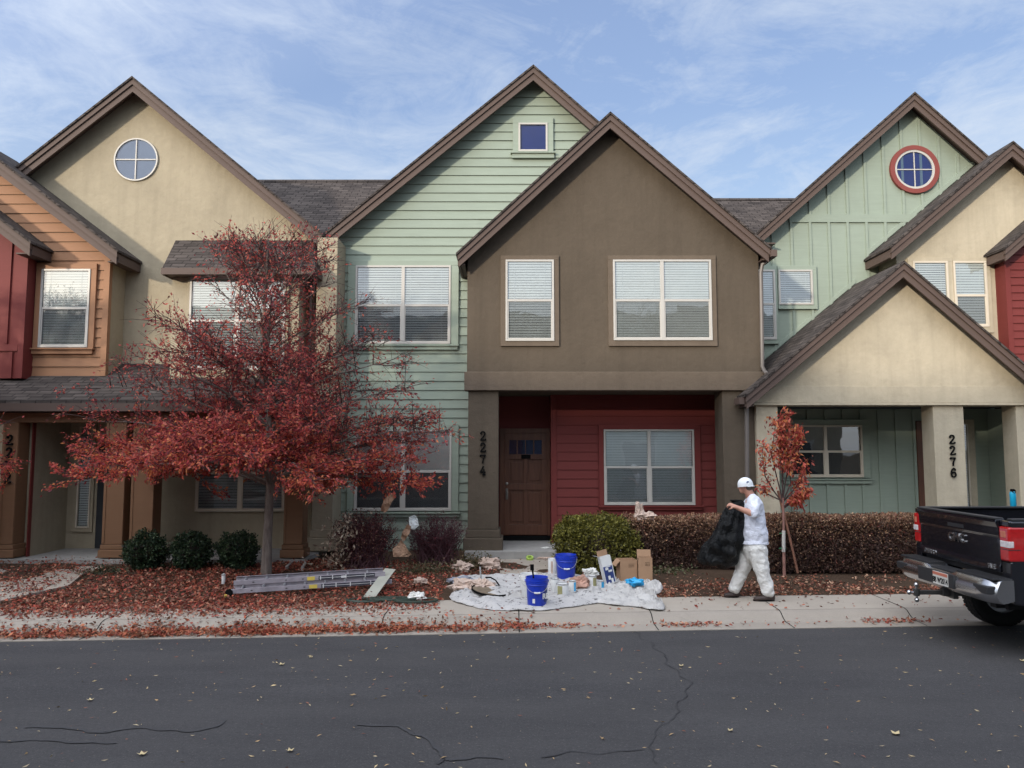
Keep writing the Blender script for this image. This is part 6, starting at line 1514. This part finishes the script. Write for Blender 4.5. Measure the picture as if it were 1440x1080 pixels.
# ============================================================ the other side of the street (behind the camera; shades the ground, reflects in the glass)
ROWY = -6.3
def far_house(x0, x1, ridge, col, label):
    h = empty('townhouse', ((x0+x1)/2, ROWY, 0), label, 'townhouse', None); w = x1-x0; xm = (x0+x1)/2
    MB().box(x0+0.02, x1-0.02, ROWY-9, ROWY, -0.2, 6.2).build('wall', M[col], h)
    MB().xprism([(ROWY+0.4, 5.95), (ROWY-4.5, ridge), (ROWY-9.4, 5.95), (ROWY-9.4, 6.15), (ROWY-4.5, ridge+0.2), (ROWY+0.4, 6.15)], x0, x1).build('roof', M['shingle'], h)
    MB().prism([(x0+0.5,6.19),(x1-0.5,6.19),(xm,ridge-0.25)], ROWY-2, ROWY+0.1).build('gable', M[col], h)
    for z in (1.0, 3.9):
        for q in (0.25, 0.7):
            a = x0+w*q-0.8; f = MB(); f.box(a-0.08, a+1.68, ROWY, ROWY+0.05, z-0.08, z+1.58); fo = f.build('window', M['white'], h)
            MB().box(a, a+1.6, ROWY+0.051, ROWY+0.055, z, z+1.5).build('pane', M['tglass'], fo)
    return h
for i, (x0, x1, rg, c_) in enumerate(((-44,-36,9.35,'cream'),(-36,-28.5,9.65,'brown'),(-28.5,-21,9.25,'green'),(-21,-14,9.55,'cream2'),(-14,-7,9.35,'brown'),(-7,0.5,9.45,'orange'),(0.5,9,9.25,'green'),(9,17,9.7,'cream'))):
    far_house(x0, x1, rg, c_, 'townhouse number %s from the left in the row across the street behind the camera' % ['one','two','three','four','five','six','seven','eight'][i])
def bare_tree(x, y, h, seed, label, leafy=0):
    rr = random.Random(seed); root = empty('bare_tree', (x, y, 0), label, 'tree', 'bare trees across the street'); m = MB(); L = []
    m.tube([(x,y,-0.2),(x+0.05,y,h*0.3),(x-0.1,y,h*0.6),(x,y,h*0.9)], [0.22,0.17,0.1,0.02], 8); m.build('trunk', M['bark'], root)
    b = MB()
    for i in range(34):
        z = h*rr.uniform(0.25,0.85); a = rr.uniform(0,6.28); ln = (1.05-z/h)*h*0.42*rr.uniform(0.7,1.1); e = Vector((x+ln*math.cos(a), y+ln*math.sin(a), z+ln*0.8)); p = bez(Vector((x,y,z)), Vector((x,y,z)).lerp(e,0.5)+Vector((0,0,-0.2)), e, 5)
        b.tube(p, [0.05,0.04,0.03,0.022,0.014,0.006], 5)
        for _ in range(14):
            j = rr.randint(1,4); q = p[j].lerp(p[j+1], rr.random()); e2 = q+Vector((rr.uniform(-1,1),rr.uniform(-1,1),rr.uniform(-0.1,1)))*0.8; b.tube([q, e2], [0.012,0.003], 3, cap=False)
            for _ in range(leafy): L.append(q.lerp(e2, rr.random())+Vector((rr.gauss(0,.15),rr.gauss(0,.15),rr.gauss(0,.15))))
    b.build('branch', M['bark'], root)
    if leafy: leafmesh('crown', np.array([tuple(v) for v in L]), 0.13, palette(len(L), [(0.30,0.20,0.06),(0.2,0.12,0.05)], 0.3), M['leaf'], root)
bare_tree(-23, -3.6, 8.6, 1, 'leafy tree across the street in front of the third house, leftmost of the trees there', 14)
bare_tree(-16.5, -3.4, 8.4, 2, 'bare tree across the street in front of the fourth house', 8)
bare_tree(-10.5, -3.2, 8.2, 3, 'bare tree across the street in front of the fifth house', 0)
bare_tree(6.5, -3.5, 9.5, 4, 'bare tree across the street right of the camera, rightmost of the trees there', 0)
# ============================================================ sky, sun, camera
SXv, SZv = 0.74, 0.24
sun_dir = Vector((-SXv, -1.0, SZv)).normalized()          # towards the sun
el = math.asin(sun_dir.z); az = math.atan2(sun_dir.x, sun_dir.y)
w = bpy.data.worlds.new('World'); scene.world = w; w.use_nodes = True; nt = w.node_tree; bgN = nt.nodes['Background']
sky = nt.nodes.new('ShaderNodeTexSky'); sky.sky_type = 'NISHITA'; sky.sun_disc = False; sky.sun_elevation = el; sky.sun_rotation = az; sky.air_density = 1.0; sky.dust_density = 1.2; sky.ozone_density = 1.5
tcw = nt.nodes.new('ShaderNodeTexCoord'); sep = nt.nodes.new('ShaderNodeSeparateXYZ'); nt.links.new(tcw.outputs['Generated'], sep.inputs[0])
# project the view direction onto a flat cloud layer
zz = nt.nodes.new('ShaderNodeMath'); zz.operation = 'ADD'; zz.inputs[1].default_value = 0.12; nt.links.new(sep.outputs['Z'], zz.inputs[0])
def dv(o):
    m = nt.nodes.new('ShaderNodeMath'); m.operation = 'DIVIDE'; nt.links.new(sep.outputs[o], m.inputs[0]); nt.links.new(zz.outputs[0], m.inputs[1]); return m.outputs[0]
cb = nt.nodes.new('ShaderNodeCombineXYZ'); nt.links.new(dv('X'), cb.inputs[0]); nt.links.new(dv('Y'), cb.inputs[1])
mp = nt.nodes.new('ShaderNodeMapping'); mp.inputs['Rotation'].default_value = (0,0,math.radians(38)); mp.inputs['Scale'].default_value = (1.0,1.0,1); mp.inputs['Location'].default_value = (1.3,0.4,0); nt.links.new(cb.outputs[0], mp.inputs[0])
def wn(scale, detail, rough, dist, src):
    n = nt.nodes.new('ShaderNodeTexNoise'); n.inputs['Scale'].default_value = scale; n.inputs['Detail'].default_value = detail; n.inputs['Roughness'].default_value = rough; n.inputs['Distortion'].default_value = dist; nt.links.new(src, n.inputs['Vector']); return n.outputs['Fac']
n1 = wn(1.25, 9, 0.66, 0.9, mp.outputs[0]); n2 = wn(4.2, 6, 0.7, 1.6, mp.outputs[0])
mul = nt.nodes.new('ShaderNodeMath'); mul.operation = 'MULTIPLY_ADD'; mul.inputs[1].default_value = 0.35; nt.links.new(n2, mul.inputs[0]); nt.links.new(n1, mul.inputs[2])
def wmix(fac, a, b, blend='MIX'):
    m = nt.nodes.new('ShaderNodeMix'); m.data_type = 'RGBA'; m.blend_type = blend
    for x, q in ((fac, 0), (a, 6), (b, 7)):
        if isinstance(x, (int, float)): m.inputs[q].default_value = x
        elif isinstance(x, tuple): m.inputs[q].default_value = x
        else: nt.links.new(x, m.inputs[q])
    return m.outputs[2]
def wramp(src, stops):
    r = nt.nodes.new('ShaderNodeValToRGB'); e = r.color_ramp.elements
    while len(e) < len(stops): e.new(0.5)
    for q, (p_, v) in enumerate(stops): e[q].position = p_; e[q].color = v if isinstance(v, tuple) else (v,v,v,1)
    nt.links.new(src, r.inputs[0]); return r.outputs[0]
veil = wramp(sep.outputs['Z'], [(0.12, tuple(c*0.1 for c in VEIL0)+(1,)), (0.42, tuple(c*0.1 for c in VEIL1)+(1,)), (0.66, tuple(c*0.1 for c in VEIL2)+(1,))])
veil10 = wmix(1.0, veil, (10,10,10,1), 'MULTIPLY')
base_ = wmix(0.72, sky.outputs[0], veil10)
cl = wramp(mul.outputs[0], [(0.62, 0.0), (0.90, CLDMAX)])
withc = wmix(cl, base_, CLOUD)
# added sky glow, centred well above the sun, brightens the shaded street
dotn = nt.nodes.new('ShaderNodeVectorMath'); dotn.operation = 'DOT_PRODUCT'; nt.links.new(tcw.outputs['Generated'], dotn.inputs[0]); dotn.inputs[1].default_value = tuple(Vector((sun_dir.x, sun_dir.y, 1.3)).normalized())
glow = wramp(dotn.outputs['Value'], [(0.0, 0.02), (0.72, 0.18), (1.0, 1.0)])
gcol = wmix(1.0, glow, FILLGLOW, 'MULTIPLY')
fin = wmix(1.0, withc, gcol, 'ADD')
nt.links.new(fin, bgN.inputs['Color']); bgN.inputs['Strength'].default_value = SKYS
sl = bpy.data.lights.new('sun', 'SUN'); sl.energy = SUNE; sl.angle = math.radians(2.2); sl.color = (1.0,0.88,0.72); so = bpy.data.objects.new('sun', sl); COL.objects.link(so)
so.rotation_euler = sun_dir.to_track_quat('Z', 'Y').to_euler(); so.location = (-20,-20,20)
cam = bpy.data.cameras.new('camera'); cam.sensor_width = 36; cam.lens = F/1440*36; cam.clip_end = 2000; cam.clip_start = 0.1
co_ = bpy.data.objects.new('camera', cam); COL.objects.link(co_); co_.location = (0,0,CH); co_.rotation_euler = (math.radians(90)+TH, 0, 0); scene.camera = co_
scene.view_settings.view_transform = 'Standard'; scene.view_settings.look = 'None'; scene.view_settings.gamma = 1; scene.view_settings.exposure = EXPO
scene.render.resolution_x = 1024; scene.render.resolution_y = 768
scene.cycles.max_bounces = 8; scene.cycles.transparent_max_bounces = 16
